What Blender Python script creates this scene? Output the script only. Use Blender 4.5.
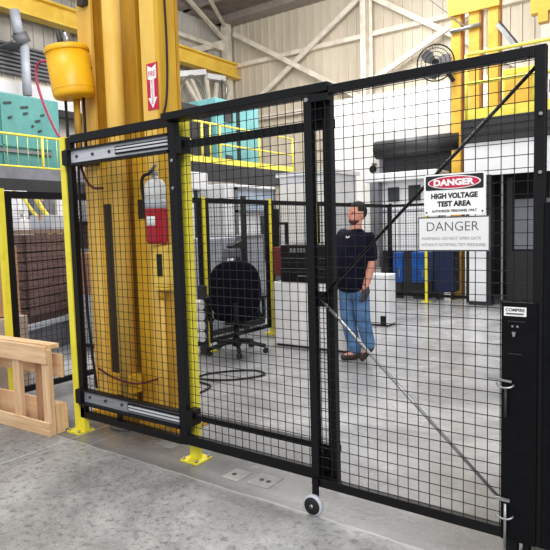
import bpy, bmesh, math, random
from mathutils import Vector, Matrix, Euler
random.seed(7)
S = bpy.context.scene
for o in list(bpy.data.objects): bpy.data.objects.remove(o)
col = S.collection
R = math.radians

# ------------------------------------------------------------------ camera
def camera():
    f, yaw, pitch, roll = 579.5, .6228, .0825, -.0279
    fwd = Vector((-math.sin(yaw)*math.cos(pitch), math.cos(yaw)*math.cos(pitch), -math.sin(pitch)))
    right = Vector((math.cos(yaw), math.sin(yaw), 0)); up = right.cross(fwd)
    c, s = math.cos(roll), math.sin(roll)
    r2 = right*c + up*s; u2 = up*c - right*s
    cd = bpy.data.cameras.new('camera'); cd.sensor_width = 36; cd.lens = f/550*36; cd.clip_end = 200
    o = bpy.data.objects.new('camera', cd); col.objects.link(o)
    m = Matrix((r2, u2, -fwd)).transposed().to_4x4(); m.translation = (0, 0, 1.53)
    o.matrix_world = m; S.camera = o
camera()

# ------------------------------------------------------------------ world, unseen overhead lamps and added fills, exposure
w = bpy.data.worlds.new('hall_air'); S.world = w; w.use_nodes = True
w.node_tree.nodes['Background'].inputs[0].default_value = (.93, .97, 1, 1)
w.node_tree.nodes['Background'].inputs[1].default_value = .75
def area(loc, size, power, tgt=None, color=(1, .985, .96), sy=None):  # serves the unseen overhead lamps and the added fills alike
    d = bpy.data.lights.new('unseen_area_light', 'AREA'); d.energy = power; d.size = size; d.color = color
    if sy: d.shape = 'RECTANGLE'; d.size_y = sy
    o = bpy.data.objects.new('unseen_area_light', d); col.objects.link(o); o.location = loc
    if tgt: o.rotation_euler = (Vector(tgt)-Vector(loc)).to_track_quat('-Z', 'Y').to_euler()
    return o
area((-4.5, 7.5, 9.5), 3, 330)
area((-9.5, 9.0, 10), 4, 330)
area((-8.5, 14, 10), 4, 750)
area((-2.0, 13, 10), 4, 430)
area((0.5, 0.2, 8.5), 2.5, 110)
area((-5.0, 0.6, 9), 2.5, 150)
area((-12.5, 6.0, 10), 4, 260)
area((2.5, -3.5, 6.5), 4, 560, (-3.5, 4, 1.6))  # added fill from the camera side, brightens the yellow column
area((-8, 15.5, 9.5), 5, 650, (-9.5, 22, 7.5))  # added wash turned on the back wall to lift it
area((-4.6, 9.3, 7.5), 2, 170)  # added fill to brighten the white enclosure at the rear
area((-10, 10, 9), 4, 300, (-18, 13, 7.5))  # unseen light turned on the left wall
S.view_settings.view_transform = 'Standard'; S.view_settings.look = 'None'
S.view_settings.gamma = 1; S.view_settings.use_curve_mapping = False
S.view_settings.exposure = 0.0

# ------------------------------------------------------------------ materials
def lin(c):
    return tuple((v/255/12.92 if v/255 <= .04045 else ((v/255+.055)/1.055)**2.4) for v in c) + (1,)
MT = {}
def mat(name, c, rough=.5, metal=0, c2=None, scale=6, lo=.42, hi=.62, bump=0, stretch=(1, 1, 1), emit=0, spec=.5):
    """painted surface; c2 = second tone of wear and grime broken up by noise"""
    if name in MT: return MT[name]
    m = bpy.data.materials.new(name); m.use_nodes = True; MT[name] = m
    n, l = m.node_tree.nodes, m.node_tree.links; b = n['Principled BSDF']
    b.inputs['Roughness'].default_value = rough; b.inputs['Metallic'].default_value = metal
    b.inputs['Specular IOR Level'].default_value = spec
    if c2 is None: c2 = tuple(v*.9 for v in c)
    tc = n.new('ShaderNodeTexCoord'); mp = n.new('ShaderNodeMapping'); mp.inputs['Scale'].default_value = stretch
    nz = n.new('ShaderNodeTexNoise'); nz.inputs['Scale'].default_value = scale; nz.inputs['Detail'].default_value = 8
    nz.inputs['Roughness'].default_value = .65
    rp = n.new('ShaderNodeValToRGB'); rp.color_ramp.elements[0].position = lo; rp.color_ramp.elements[1].position = hi
    rp.color_ramp.elements[0].color = lin(c); rp.color_ramp.elements[1].color = lin(c2)
    l.new(tc.outputs['Object'], mp.inputs[0]); l.new(mp.outputs[0], nz.inputs[0]); l.new(nz.outputs[0], rp.inputs[0])
    l.new(rp.outputs[0], b.inputs['Base Color'])
    if bump:
        bp = n.new('ShaderNodeBump'); bp.inputs['Strength'].default_value = bump; bp.inputs['Distance'].default_value = .01
        l.new(nz.outputs[0], bp.inputs['Height']); l.new(bp.outputs[0], b.inputs['Normal'])
    if emit:
        b.inputs['Emission Color'].default_value = lin(c); b.inputs['Emission Strength'].default_value = emit
    return m
black = mat('black_powder_coat', (8, 8, 11), .42, 0, (13, 13, 16), 30, spec=.25)
wire = mat('black_wire', (16, 16, 19), .5, spec=.3)
wire_far = mat('black_wire_weathered', (22, 22, 25), .5, spec=.3)
satin = mat('satin_black_sheet', (5, 5, 9), .45, 0, (9, 10, 13), 18, spec=.15)
post_y = mat('safety_yellow', (236, 222, 62), .4, 0, (222, 204, 54), 9, .5, .7)
colm_y = mat('column_yellow', (224, 178, 48), .5, 0, (182, 132, 28), 3.2, .38, .68, .1, (1, 1, .25))
colm_p = mat('column_yellow_faded', (232, 190, 92), .55, 0, (212, 164, 62), 4, .4, .7, .1, (1, 1, .3))
colm_d = mat('column_ochre_and_shade', (206, 160, 42), .55, 0, (164, 116, 24), 4, .4, .65, .15, (1, 1, .2))  # column paint darkened for shade in the recesses; also colours feet and fittings
slot_shade = mat('painted_slot_shade', (46, 34, 20), .8)  # dark sheet colour, paints the shade inside the column slots
crane_y = mat('crane_yellow', (236, 200, 84), .5, 0, (222, 182, 62), 1.5)
gantry_y = mat('gantry_yellow', (240, 192, 72), .45, 0, (228, 174, 56), 3)
rail_y = mat('railing_yellow', (240, 226, 92), .45, 0, (226, 210, 76), 6)
box_y = mat('box_yellow', (242, 206, 88), .45, 0, (228, 190, 72), 9)
alum_d = mat('soiled_aluminium', (150, 152, 158), .45, .15, (124, 126, 132), 8, stretch=(.4, 1, 6))
tank_y = mat('tank_yellow', (244, 184, 28), .36, 0, (228, 164, 22), 7, .5, .75)
alum = mat('aluminium', (206, 208, 214), .4, .15, (188, 190, 198), 12, stretch=(.2, 1, 6))
steel = mat('zinc_steel', (168, 170, 172), .35, .8)
teal = mat('teal_machine_paint', (84, 146, 142), .55, 0, (68, 126, 124), 1.8, .4, .7)
teal_l = mat('pale_teal_paint', (112, 170, 172), .5, 0, (92, 152, 156), 2)
darkg = mat('dark_grey_steel', (44, 44, 48), .5, 0, (36, 36, 40), 3)
midg = mat('mid_grey_steel', (120, 120, 126), .5, 0, (104, 104, 110), 3)
lightg = mat('light_grey_paint', (190, 194, 204), .45, 0, (168, 172, 184), 2.5, .4, .7)
white = mat('white_paint', (236, 236, 238), .5, 0, (222, 222, 226), 2)
whitew = mat('white_wall_paint', (238, 236, 232), .6, 0, (222, 218, 212), 1.2)
trimw = mat('cream_steel', (226, 218, 204), .6, 0, (204, 194, 178), 2)
rubber = mat('black_rubber', (14, 14, 14), .7)
fabric = mat('black_chair_fabric', (11, 10, 20), .9, 0, (16, 15, 27), 60, spec=.1)
plastic = mat('black_plastic', (14, 14, 16), .5, spec=.3)
blue = mat('blue_paint', (28, 98, 186), .4, 0, (20, 80, 164), 4)
navy_p = mat('dark_blue_paint', (22, 40, 84), .5)
red = mat('fire_red', (178, 20, 40), .32, 0, (160, 16, 34), 5)
redhose = mat('red_hose', (176, 58, 96), .45)
darkred = mat('dark_red_cable', (96, 26, 22), .5)
label_w = mat('label_white', (240, 240, 240), .45, 0, (232, 232, 232), 4)
sign_b = mat('sign_black', (20, 18, 22), .45)
sign_r = mat('sign_red', (196, 26, 70), .45)
sign_g = mat('sign_grey_white', (222, 222, 222), .4, 0, (212, 212, 212), 3)
ink = mat('engraved_grey', (78, 78, 82), .6)
ink2 = mat('engraved_pale_grey', (126, 126, 130), .6)
wood = mat('pine_wood', (232, 198, 158), .75, 0, (204, 162, 118), 5, .4, .66, .15, (.35, 6, 6))
wood2 = mat('pine_wood_upright', (230, 196, 156), .75, 0, (198, 156, 114), 5, .4, .66, .15, (6, 6, .35))
wood_d = mat('pine_wood_dark', (178, 132, 98), .8, 0, (150, 106, 76), 5, .4, .66, .1, (6, 6, .4))
brownc = mat('dark_brown_slats', (112, 88, 82), .85, 0, (78, 58, 56), 7, .4, .62, .1, (.4, 4, 4))
card = mat('cardboard', (206, 160, 118), .85, 0, (186, 138, 98), 3)
red_box = mat('dark_red_tray', (110, 34, 34), .6)
glassd = mat('dark_window', (50, 54, 60), .15)
glassb = mat('pale_window', (176, 192, 208), .12)
skin_m = mat('skin', (212, 150, 130), .55, 0, (200, 134, 116), 20)
shirt_m = mat('navy_cotton', (16, 17, 36), .9, 0, (11, 12, 27), 14, spec=.15)
jeans_m = mat('blue_denim', (98, 136, 178), .85, 0, (58, 94, 142), 7, .38, .64)
shoe_m = mat('dark_brown_suede', (58, 50, 46), .8, 0, (46, 40, 38), 20)
hair_m = mat('black_hair', (20, 18, 18), .75)
glove_m = mat('dark_grey_knit', (72, 72, 76), .9)
eye_m = mat('eye_dark', (20, 16, 14), .3)

def concrete():
    m = bpy.data.materials.new('old_concrete'); m.use_nodes = True
    n, l = m.node_tree.nodes, m.node_tree.links; b = n['Principled BSDF']
    tc = n.new('ShaderNodeTexCoord')
    def noise(sc, det=9, ro=.6, dist=0, mp=None):
        z = n.new('ShaderNodeTexNoise'); z.inputs['Scale'].default_value = sc; z.inputs['Detail'].default_value = det
        z.inputs['Roughness'].default_value = ro; z.inputs['Distortion'].default_value = dist
        if mp:
            q = n.new('ShaderNodeMapping'); q.inputs['Scale'].default_value = mp
            l.new(tc.outputs['Object'], q.inputs[0]); l.new(q.outputs[0], z.inputs[0])
        else: l.new(tc.outputs['Object'], z.inputs[0])
        return z.outputs[0]
    def ramp(src, a, bb, c0, c1):
        r = n.new('ShaderNodeValToRGB'); r.color_ramp.elements[0].position = a; r.color_ramp.elements[1].position = bb
        r.color_ramp.elements[0].color = c0; r.color_ramp.elements[1].color = c1
        l.new(src, r.inputs[0]); return r.outputs[0]
    def mix(fac, A, B, mode='MIX'):
        x = n.new('ShaderNodeMix'); x.data_type = 'RGBA'; x.blend_type = mode
        for k, v in ((0, fac), (6, A), (7, B)):
            if hasattr(v, 'links'): l.new(v, x.inputs[k])
            else: x.inputs[k].default_value = v
        return x.outputs[2]
    def mth(op, a, bb):
        x = n.new('ShaderNodeMath'); x.operation = op
        for k, v in ((0, a), (1, bb)):
            if hasattr(v, 'links'): l.new(v, x.inputs[k])
            else: x.inputs[k].default_value = v
        return x.outputs[0]
    one, zero = (1, 1, 1, 1), (0, 0, 0, 1)
    sp = n.new('ShaderNodeSeparateXYZ'); l.new(tc.outputs['Object'], sp.inputs[0])
    wob = mth('MULTIPLY', mth('SUBTRACT', noise(3, 4), .5), .05)
    yy = mth('ADD', sp.outputs[1], wob)
    inside = mth('GREATER_THAN', yy, 2.50)                      # the newer slab past the joint
    # old slab in front of the gate: mottled, worn aggregate
    a = ramp(noise(1.3, 12, .7, .4), .36, .62, lin((118, 118, 118)), lin((178, 177, 176)))
    a = mix(mth('MULTIPLY', ramp(noise(22, 8, .75), .5, .62, zero, one), .75), a, lin((84, 83, 83)))
    a = mix(mth('MULTIPLY', ramp(noise(75, 3, .6), .56, .7, zero, one), .5), a, lin((206, 206, 205)))
    a = mix(mth('MULTIPLY', ramp(noise(.9, 6, .6, 1.2), .56, .72, zero, one), .5), a, lin((92, 91, 92)))
    # newer slab: smoother, paler, faint drag marks
    c = ramp(noise(.8, 12, .68, .5), .36, .64, lin((132, 132, 134)), lin((184, 184, 186)))
    c = mix(mth('MULTIPLY', ramp(noise(1.6, 10, .65, .6, (.5, 1.6, 1)), .53, .74, zero, one), .5), c, lin((98, 98, 101)))
    c = mix(mth('MULTIPLY', ramp(noise(60, 3, .6), .58, .72, zero, one), .45), c, lin((112, 112, 114)))
    g = n.new('ShaderNodeMapRange'); g.inputs[1].default_value = 3.1; g.inputs[2].default_value = 4.2; g.inputs[3].default_value = .75; g.inputs[4].default_value = 0
    l.new(mth('ADD', sp.outputs[1], mth('MULTIPLY', noise(2.5, 8), .9)), g.inputs[0])
    c = mix(g.outputs[0], c, lin((92, 92, 93)))                  # grimy strip along the fence line
    g2 = n.new('ShaderNodeMapRange'); g2.inputs[1].default_value = 1.95; g2.inputs[2].default_value = 2.75; g2.inputs[3].default_value = 0; g2.inputs[4].default_value = .45
    l.new(mth('ADD', sp.outputs[1], mth('MULTIPLY', mth('SUBTRACT', noise(2.1, 8), .5), 1.1)), g2.inputs[0])
    a = mix(g2.outputs[0], a, lin((98, 98, 99)))
    base = mix(inside, a, c)
    # joints and cracks
    def line(coord, at, wd): return mth('LESS_THAN', mth('ABSOLUTE', mth('SUBTRACT', coord, at)), wd) if False else mth('COMPARE', coord, at)
    def band(coord, at, wd):
        x = n.new('ShaderNodeMath'); x.operation = 'COMPARE'; x.inputs[1].default_value = at; x.inputs[2].default_value = wd
        l.new(coord, x.inputs[0]); return x.outputs[0]
    base = mix(mth('MULTIPLY', band(yy, 2.50, .008), .4), base, lin((186, 186, 184)))
    xx = mth('ADD', sp.outputs[0], wob)
    base = mix(mth('MULTIPLY', band(xx, -3.5, .008), .2), base, lin((206, 206, 204)))
    base = mix(mth('MULTIPLY', band(sp.outputs[0], -3.72, .006), .6), base, lin((200, 200, 200)))
    base = mix(mth('MULTIPLY', band(sp.outputs[1], 6.9, .008), .5), base, lin((118, 118, 120)))
    l.new(base, b.inputs['Base Color'])
    rr = n.new('ShaderNodeMix'); l.new(inside, rr.inputs[0])
    l.new(ramp(noise(2.2, 7), .35, .7, (.36, .36, .36, 1), (.62, .62, .62, 1)), rr.inputs[2])
    l.new(ramp(noise(1.4, 7), .35, .7, (.14, .14, .14, 1), (.38, .38, .38, 1)), rr.inputs[3])
    l.new(rr.outputs[0], b.inputs['Roughness'])
    bp = n.new('ShaderNodeBump'); bp.inputs['Strength'].default_value = .22; bp.inputs['Distance'].default_value = .01
    l.new(noise(30, 8, .7), bp.inputs['Height']); l.new(bp.outputs[0], b.inputs['Normal'])
    return m

def corrugated(name, c, c2, axis, pitch=.3):
    """ribbed wall sheeting with vertical ribs; colour broken up by stains"""
    m = mat(name, c, .6, 0, c2, .8, .35, .7, 0, (1, 1, .25))
    n, l = m.node_tree.nodes, m.node_tree.links; b = n['Principled BSDF']
    tc = n.new('ShaderNodeTexCoord'); wv = n.new('ShaderNodeTexWave'); wv.wave_type = 'BANDS'
    wv.bands_direction = axis; wv.inputs['Scale'].default_value = .314/pitch; wv.wave_profile = 'SAW'
    l.new(tc.outputs['Object'], wv.inputs[0])
    bp = n.new('ShaderNodeBump'); bp.inputs['Strength'].default_value = .9; bp.inputs['Distance'].default_value = .05
    l.new(wv.outputs[1], bp.inputs['Height']); l.new(bp.outputs[0], b.inputs['Normal'])
    return m
wall_x = corrugated('ribbed_wall_sheet', (212, 202, 184), (190, 180, 162), 'X', .42)
wall_y = corrugated('ribbed_wall_sheet_grey', (192, 186, 178), (164, 158, 152), 'Y', .42)

# ------------------------------------------------------------------ mesh builder
WM = {}                                     # object -> world matrix of its frame
def empty(name, loc=(0, 0, 0), rz=0, label=None, cat=None, group=None):
    o = bpy.data.objects.new(name, None); col.objects.link(o); o.empty_display_size = .1
    o.location = loc; o.rotation_euler = (0, 0, rz)
    WM[o] = Matrix.Translation(loc) @ Matrix.Rotation(rz, 4, 'Z')
    tag(o, label, cat, group); return o
def tag(o, label=None, cat=None, group=None, kind=None):
    for k, v in (('label', label), ('category', cat), ('group', group), ('kind', kind)):
        if v: o[k] = v
    return o
class MB:
    def __init__(s): s.v = []; s.f = []; s.sm = []
    def add(s, vs, fs, smooth=False):
        k = len(s.v); s.v += [Vector(q) for q in vs]; s.f += [tuple(i+k for i in f) for f in fs]; s.sm += [smooth]*len(fs)
        return s
    def box(s, x0, x1, y0, y1, z0, z1):
        return s.add([(x, y, z) for z in (z0, z1) for y in (y0, y1) for x in (x0, x1)],
                     [(0, 2, 3, 1), (4, 5, 7, 6), (0, 1, 5, 4), (2, 6, 7, 3), (0, 4, 6, 2), (1, 3, 7, 5)])
    def bar(s, a, b, wx, wy=None, up=(0, 0, 1)):
        """rectangular bar from a to b, wx across, wy along 'up'"""
        a, b = Vector(a), Vector(b); wy = wy or wx; d = (b-a).normalized(); u = Vector(up)
        if abs(d.dot(u)) > .98: u = Vector((0, 1, 0))
        r = d.cross(u).normalized(); u = r.cross(d)
        vs = [p + r*i*wx/2 + u*j*wy/2 for p in (a, b) for j in (-1, 1) for i in (-1, 1)]
        return s.add(vs, [(0, 1, 3, 2), (4, 6, 7, 5), (0, 4, 5, 1), (2, 3, 7, 6), (0, 2, 6, 4), (1, 5, 7, 3)])
    def cyl(s, a, b, r, r2=None, n=16, cap=True):
        a, b = Vector(a), Vector(b); r2 = r if r2 is None else r2; d = (b-a).normalized()
        u = d.orthogonal().normalized(); t = d.cross(u)
        vs = []
        for p, q in ((a, r), (b, r2)):
            vs += [p + (u*math.cos(i*2*math.pi/n) + t*math.sin(i*2*math.pi/n))*q for i in range(n)]
        s.add(vs, [(i, (i+1) % n, n+(i+1) % n, n+i) for i in range(n)], True)
        if cap:
            k = len(s.v)-2*n
            s.f += [tuple(k+i for i in range(n))[::-1], tuple(k+n+i for i in range(n))]; s.sm += [False, False]
        return s
    def tube(s, pts, r, n=8, closed=False):
        P = [Vector(p) for p in pts]; N = len(P); vs = []; u = None
        for i, p in enumerate(P):
            d = ((P[(i+1) % N] if closed or i+1 < N else p) - (P[i-1] if closed or i else p)).normalized()
            if u is None: u = d.orthogonal().normalized()
            u = (u - d*u.dot(d)).normalized(); t = d.cross(u)
            vs += [p + (u*math.cos(k*2*math.pi/n)+t*math.sin(k*2*math.pi/n))*r for k in range(n)]
        fs = []
        for i in range(N if closed else N-1):
            j = (i+1) % N
            fs += [(i*n+k, i*n+(k+1) % n, j*n+(k+1) % n, j*n+k) for k in range(n)]
        if not closed: fs += [tuple(range(n))[::-1], tuple((N-1)*n+k for k in range(n))]
        return s.add(vs, fs, True)
    def lathe(s, prof, c=(0, 0, 0), n=24, axis=(0, 0, 1)):
        """prof: list of (radius, height) turned about axis through c"""
        A = Vector(axis).normalized(); u = A.orthogonal().normalized(); t = A.cross(u); c = Vector(c); vs = []
        for r, h in prof:
            vs += [c + A*h + (u*math.cos(k*2*math.pi/n)+t*math.sin(k*2*math.pi/n))*max(r, 1e-4) for k in range(n)]
        fs = [(i*n+k, i*n+(k+1) % n, (i+1)*n+(k+1) % n, (i+1)*n+k) for i in range(len(prof)-1) for k in range(n)]
        fs += [tuple(range(n))[::-1], tuple((len(prof)-1)*n+k for k in range(n))]
        return s.add(vs, fs, True)
    def prism(s, poly, y0, y1, plane='XZ'):
        """closed outline in a plane, given thickness along the third axis"""
        n = len(poly)
        def P(q, y): return {'XZ': (q[0], y, q[1]), 'XY': (q[0], q[1], y), 'YZ': (y, q[0], q[1])}[plane]
        vs = [P(q, y) for y in (y0, y1) for q in poly]
        return s.add(vs, [tuple(range(n))[::-1], tuple(range(n, 2*n))] + [(i, (i+1) % n, n+(i+1) % n, n+i) for i in range(n)])
    def build(s, name, m, parent=None, world=True, bevel=0, xf=None, kind=None):
        vs = s.v
        if xf: vs = [xf @ v for v in vs]
        M = WM[parent] if parent else Matrix.Identity(4)
        if parent and world:
            inv = M.inverted(); vs = [inv @ v for v in vs]
        me = bpy.data.meshes.new(name); me.from_pydata([tuple(v) for v in vs], [], s.f)
        for p, k in zip(me.polygons, s.sm): p.use_smooth = k
        bm = bmesh.new(); bm.from_mesh(me); bmesh.ops.recalc_face_normals(bm, faces=bm.faces); bm.to_mesh(me); bm.free()
        me.materials.append(m)
        o = bpy.data.objects.new(name, me); col.objects.link(o); o.parent = parent; WM[o] = M
        if bevel:
            b = o.modifiers.new('bevel', 'BEVEL'); b.width = bevel; b.segments = 2; b.limit_method = 'ANGLE'; b.harden_normals = False
        if kind: o['kind'] = kind
        return o
def struct(name, mb, m, bevel=0): return mb.build(name, m, None, bevel=bevel, kind='structure')
def part(name, m, parent, boxes, bevel=0):
    mb = MB()
    for b in boxes: mb.box(*b)
    return mb.build(name, m, parent, bevel=bevel)
def spline(pts, n=8):
    P = [Vector(p) for p in pts]; P = [P[0]*2-P[1]] + P + [P[-1]*2-P[-2]]; out = []
    for i in range(1, len(P)-2):
        a, b, c, d = P[i-1:i+3]
        for k in range(n):
            t = k/n
            out.append(.5*((2*b)+(c-a)*t+(2*a-5*b+4*c-d)*t*t+(3*b-a-3*c+d)*t**3))
    return out + [P[-2]]
def text(name, s, m, parent, cx, cz, wd, ht, y, bold=0, depth=.0012, rotz=None):
    """lettering on an upright face looking towards -Y, fitted to wd x ht and centred at (cx, cz)"""
    cu = bpy.data.curves.new(name, 'FONT'); cu.body = s; cu.extrude = .02; cu.offset = bold; cu.resolution_u = 3
    t = bpy.data.objects.new(name, cu); col.objects.link(t)
    dg = bpy.context.evaluated_depsgraph_get(); me = bpy.data.meshes.new_from_object(t.evaluated_get(dg))
    bpy.data.objects.remove(t)
    xs = [v.co.x for v in me.vertices]; ys = [v.co.y for v in me.vertices]
    sx = wd/(max(xs)-min(xs)); sy = ht/(max(ys)-min(ys)); mx = (max(xs)+min(xs))/2; my = (max(ys)+min(ys))/2
    M = WM[parent].inverted()
    for v in me.vertices:
        v.co = M @ Vector((cx+(v.co.x-mx)*sx, y-v.co.z/.02*depth, cz+(v.co.y-my)*sy))
    me.materials.clear(); me.materials.append(m)
    o = bpy.data.objects.new(name, me); col.objects.link(o); o.parent = parent; WM[o] = WM[parent]; return o
def wires_x(x0, x1, z0, z1, y, p=.053, r=.0016, off=0):
    """welded wire mesh in an upright plane along X"""
    mb = MB(); n = int((x1-x0)/p); o = ((x1-x0)-n*p)/2
    for i in range(n+1): x = x0+o+i*p; mb.box(x-r, x+r, y-r, y+r, z0, z1)
    n = int((z1-z0)/p); o = ((z1-z0)-n*p)/2+off
    for i in range(n+1): z = z0+o+i*p; mb.box(x0, x1, y-3*r, y-r, z-r, z+r)
    return mb
def wires_y(y0, y1, z0, z1, x, p=.053, r=.0016):
    mb = MB(); n = int((y1-y0)/p)
    for i in range(n+1): y = y0+i*p; mb.box(x-r, x+r, y-r, y+r, z0, z1)
    n = int((z1-z0)/p)
    for i in range(n+1): z = z0+i*p; mb.box(x+r, x+3*r, y0, y1, z-r, z+r)
    return mb

# ------------------------------------------------------------------ the hall
struct('floor', MB().box(-19, 7, -4, 23, -.2, 0), concrete())
mb = MB().box(-19, 7, 22, 22.2, 0, 12)
for k in range(62): mb.box(-18.2+k*.4, -18.13+k*.4, 21.95, 22.0, 0, 11.3)
struct('wall_back', mb, wall_x)
mb = MB().box(-18.5, -18.3, -2, 22, 0, 12)
for k in range(59): mb.box(-18.3, -18.25, -1.8+k*.4, -1.73+k*.4, 0, 11.3)
struct('wall_left', mb, wall_y)
struct('ceiling', MB().box(-18.5, 7, 2, 22.2, 11.3, 11.5), mat('roof_deck', (128, 116, 112), .7, 0, (104, 94, 92), 1.5))
i = 0
def trim(mb, m):
    global i
    i += 1; return struct('trim_%d' % i, mb, m)
for z in (9.1, 6.55, 3.6): trim(MB().box(-18.2, 7, 21.72, 22, z-.09, z+.09), trimw if z > 5 else midg)      # wall girts
for z in (9.9, 6.45): trim(MB().box(-18.3, -18.0, -2, 22, z-.09, z+.09), trimw)
trim(MB().box(-10.83, -10.6, 21.3, 21.66, 0, 11.3), trimw)                     # wall column
trim(MB().box(-10.95, -10.48, 21.66, 21.7, 0, 11.3), trimw)
trim(MB().box(-18.1, -17.75, 21.4, 21.75, 0, 11.3), trimw)                   # corner column
trim(MB().box(-4.2, -3.8, 21.3, 21.7, 0, 11.3), trimw)
yb = 21.6
for k, (a, b) in enumerate((((-17.3, 6.69), (-10.8, 10.68)), ((-17.4, 10.47), (-10.9, 6.6)), ((-10.6, 10.55), (-4, 6.2)), ((-10.7, 7.1), (-4.0, 10.1)))):
    trim(MB().bar((a[0], yb-.11*(k % 2), a[1]), (b[0], yb-.11*(k % 2), b[1]), .1, .2), trimw)       # wind bracing on the back wall
for a, b in (((-18.1, 21.5, 10.2), (-18.1, 16, 8.1)), ((-18.1, 21.5, 6.9), (-18.1, 15, 4.5))):
    trim(MB().bar(a, b, .1, .26), trimw)
trim(MB().box(-18.3, 7, 21.2, 22, 11.0, 11.3), mat('eave_steel', (150, 140, 132), .6))
trim(MB().box(-18.3, -17.8, 2, 22, 11.0, 11.3), MT['eave_steel'])
for y in (7, 10, 13, 16, 19): trim(MB().box(-18.3, 7, y, y+.2, 11.0, 11.3), mat('purlin_steel', (164, 154, 150), .6))
trim(MB().bar((-17.9, 21.5, 10.9), (-13.5, 13.5, 11.1), .12), trimw)
trim(MB().bar((-18, 21.6, 10.3), (-17.0, 17.5, 11.25), .14), trimw)
# louvred band and pale strip of the left wall
for k in range(8): trim(MB().box(-18.25, -18.1, 7.5, 14.2, 6.75+k*.13, 6.82+k*.13), midg)
trim(MB().box(-18.2, -17.9, 6, 14.5, 5.75, 6.45), white)
trim(MB().box(-18.0, -17.6, 6, 15, 5.5, 5.72), darkg)

# inner white partition with the roller door
struct('wall_inner', MB().box(-7.2, -5.68, 12.3, 12.5, 0, 3.6).box(-5.68, -3.9, 12.3, 12.5, 3.0, 3.6).box(-7.2, -3.9, 12.5, 14, 3.5, 3.6), whitew)
struct('wall_rear', MB().box(-11.2, -2, 19.5, 19.7, 0, 6.2), mat('upper_white_panel', (230, 228, 224), .6, 0, (206, 204, 200), .9))
struct('door_1', MB().box(-5.66, -3.9, 12.36, 12.42, 2.45, 3.1), darkg)
dr = empty('roller_door', (-4.8, 12.2, 2.6), 0, 'black roller door partly lowered above the white machine enclosure', 'door')
mb = MB()
for k in range(12): mb.box(-5.66, -3.95, 12.16+.012*(k % 2), 12.22, 2.55+k*.05, 2.595+k*.05)
mb.build('curtain', mat('shutter_black', (34, 34, 38), .5), dr)
MB().cyl((-5.78, 12.1, 3.18), (-3.9, 12.1, 3.18), .2, n=24).build('housing', darkg, dr)
part('guide_rail', midg, dr, [(-5.74, -5.66, 12.14, 12.28, 0, 3.0)])
spk = empty('wall_speaker', (-5.92, 12.3, 2.75), 0, 'small round black horn on the white wall left of the roller door', 'speaker')
MB().lathe([(.03, 0), (.05, .05), (.09, .12), (.085, .125), (.03, .06)], (-5.92, 12.3, 2.78), 16, (0, -1, 0)).build('horn', plastic, spk)
part('bracket', midg, spk, [(-5.96, -5.88, 12.2, 12.3, 2.88, 2.92)])

# ------------------------------------------------------------------ crane runway beam on the left wall
cb = empty('crane_runway_beam', (-17.6, 14, 8.5), 0, 'long yellow crane runway beam high along the left wall', 'beam')
part('web', crane_y, cb, [(-17.66, -17.54, 4, 21.9, 8.56, 9.12)])
part('flange', crane_y, cb, [(-17.8, -17.35, 4, 21.9, 8.5, 8.57)])
part('flange', crane_y, cb, [(-17.8, -17.35, 4, 21.9, 9.1, 9.17)])
part('crane_rail', trimw, cb, [(-17.64, -17.56, 4, 21.9, 9.17, 9.27)])

# ------------------------------------------------------------------ teal machine and its platforms
tm = empty('teal_machine', (-14.3, 8.2, 0), 0, 'large teal machine with small dark slots above the left platform railing', 'machine')
part('housing', teal, tm, [(-15.2, -13.9, 5.5, 9.6, 0, 5.05)], .03)
for y, z, l in ((7.75, 4.82, .16), (8.15, 4.8, .2), (8.6, 4.75, .2), (8.2, 4.45, .1), (8.62, 4.6, .12), (8.95, 4.45, .14), (9.0, 4.2, .1), (8.8, 4.3, .05), (8.9, 3.7, .1), (8.95, 3.55, .12), (9.1, 4.62, .1)):
    MB().bar((-13.89, y-l/2, z-.02), (-13.89, y+l/2, z+.02), .03, .05).build('slot', mat('slot_dark', (40, 48, 52), .6), tm)
part('seam', MT['teal_machine_paint'], tm, [(-13.9, -13.86, 7.95, 7.99, 3.3, 4.95), (-13.9, -13.86, 5.6, 9.3, 3.72, 3.76)])
part('band', midg, tm, [(-13.9, -13.85, 5.6, 9.3, 3.58, 3.66)])
def railing(root, x, y0, y1, z0, top, posts, thin=None, toe=None):
    MB().cyl((x, y0, top), (x, y1, top), .03, n=8).build('top_rail', rail_y, root)
    for q in posts: MB().cyl((x, q, z0), (x, q, top), .035, n=8).build('post', rail_y, root)
    if thin:
        MB().cyl((x, y0, z0+.2), (x, y1, z0+.2), .025, n=8).build('lower_rail', rail_y, root)
        mb = MB(); n = int((y1-y0)/.27)
        for k in range(n): mb.cyl((x, y0+.15+k*.27, z0+.2), (x, y0+.15+k*.27, top), .011, n=6)
        mb.build('baluster', mat('baluster_pale', (196, 222, 150), .5), root)
    else: MB().cyl((x, y0, (z0+top)/2), (x, y1, (z0+top)/2), .028, n=8).build('middle_rail', rail_y, root)
    if toe: part('toe_board', rail_y, root, [(x-.02, x+.02, y0, y1, toe[0], toe[1])])
pl = empty('left_platform', (-13.5, 7.5, 2.8), 0, 'grey raised platform in front of the teal machine at far left', 'platform')
part('deck', midg, pl, [(-13.84, -13.4, 5.0, 12.6, 2.88, 3.06)]); part('fascia', midg, pl, [(-13.42, -13.36, 5, 12.6, 2.82, 3.14)])
part('underside_beam', darkg, pl, [(-13.82, -13.5, 5, 12.6, 2.45, 2.88)])
for y in (5.2, 12.2): part('leg', darkg, pl, [(-13.8, -13.6, y, y+.2, 0, 2.45)])
rl = empty('platform_railing', (-13.4, 7.5, 3.1), 0, 'yellow railing with thin balusters in front of the teal machine at far left', 'railing')
railing(rl, -13.4, 5.2, 9.45, 2.98, 3.95, (5.3, 7.0, 8.72, 9.42), True)

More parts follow.
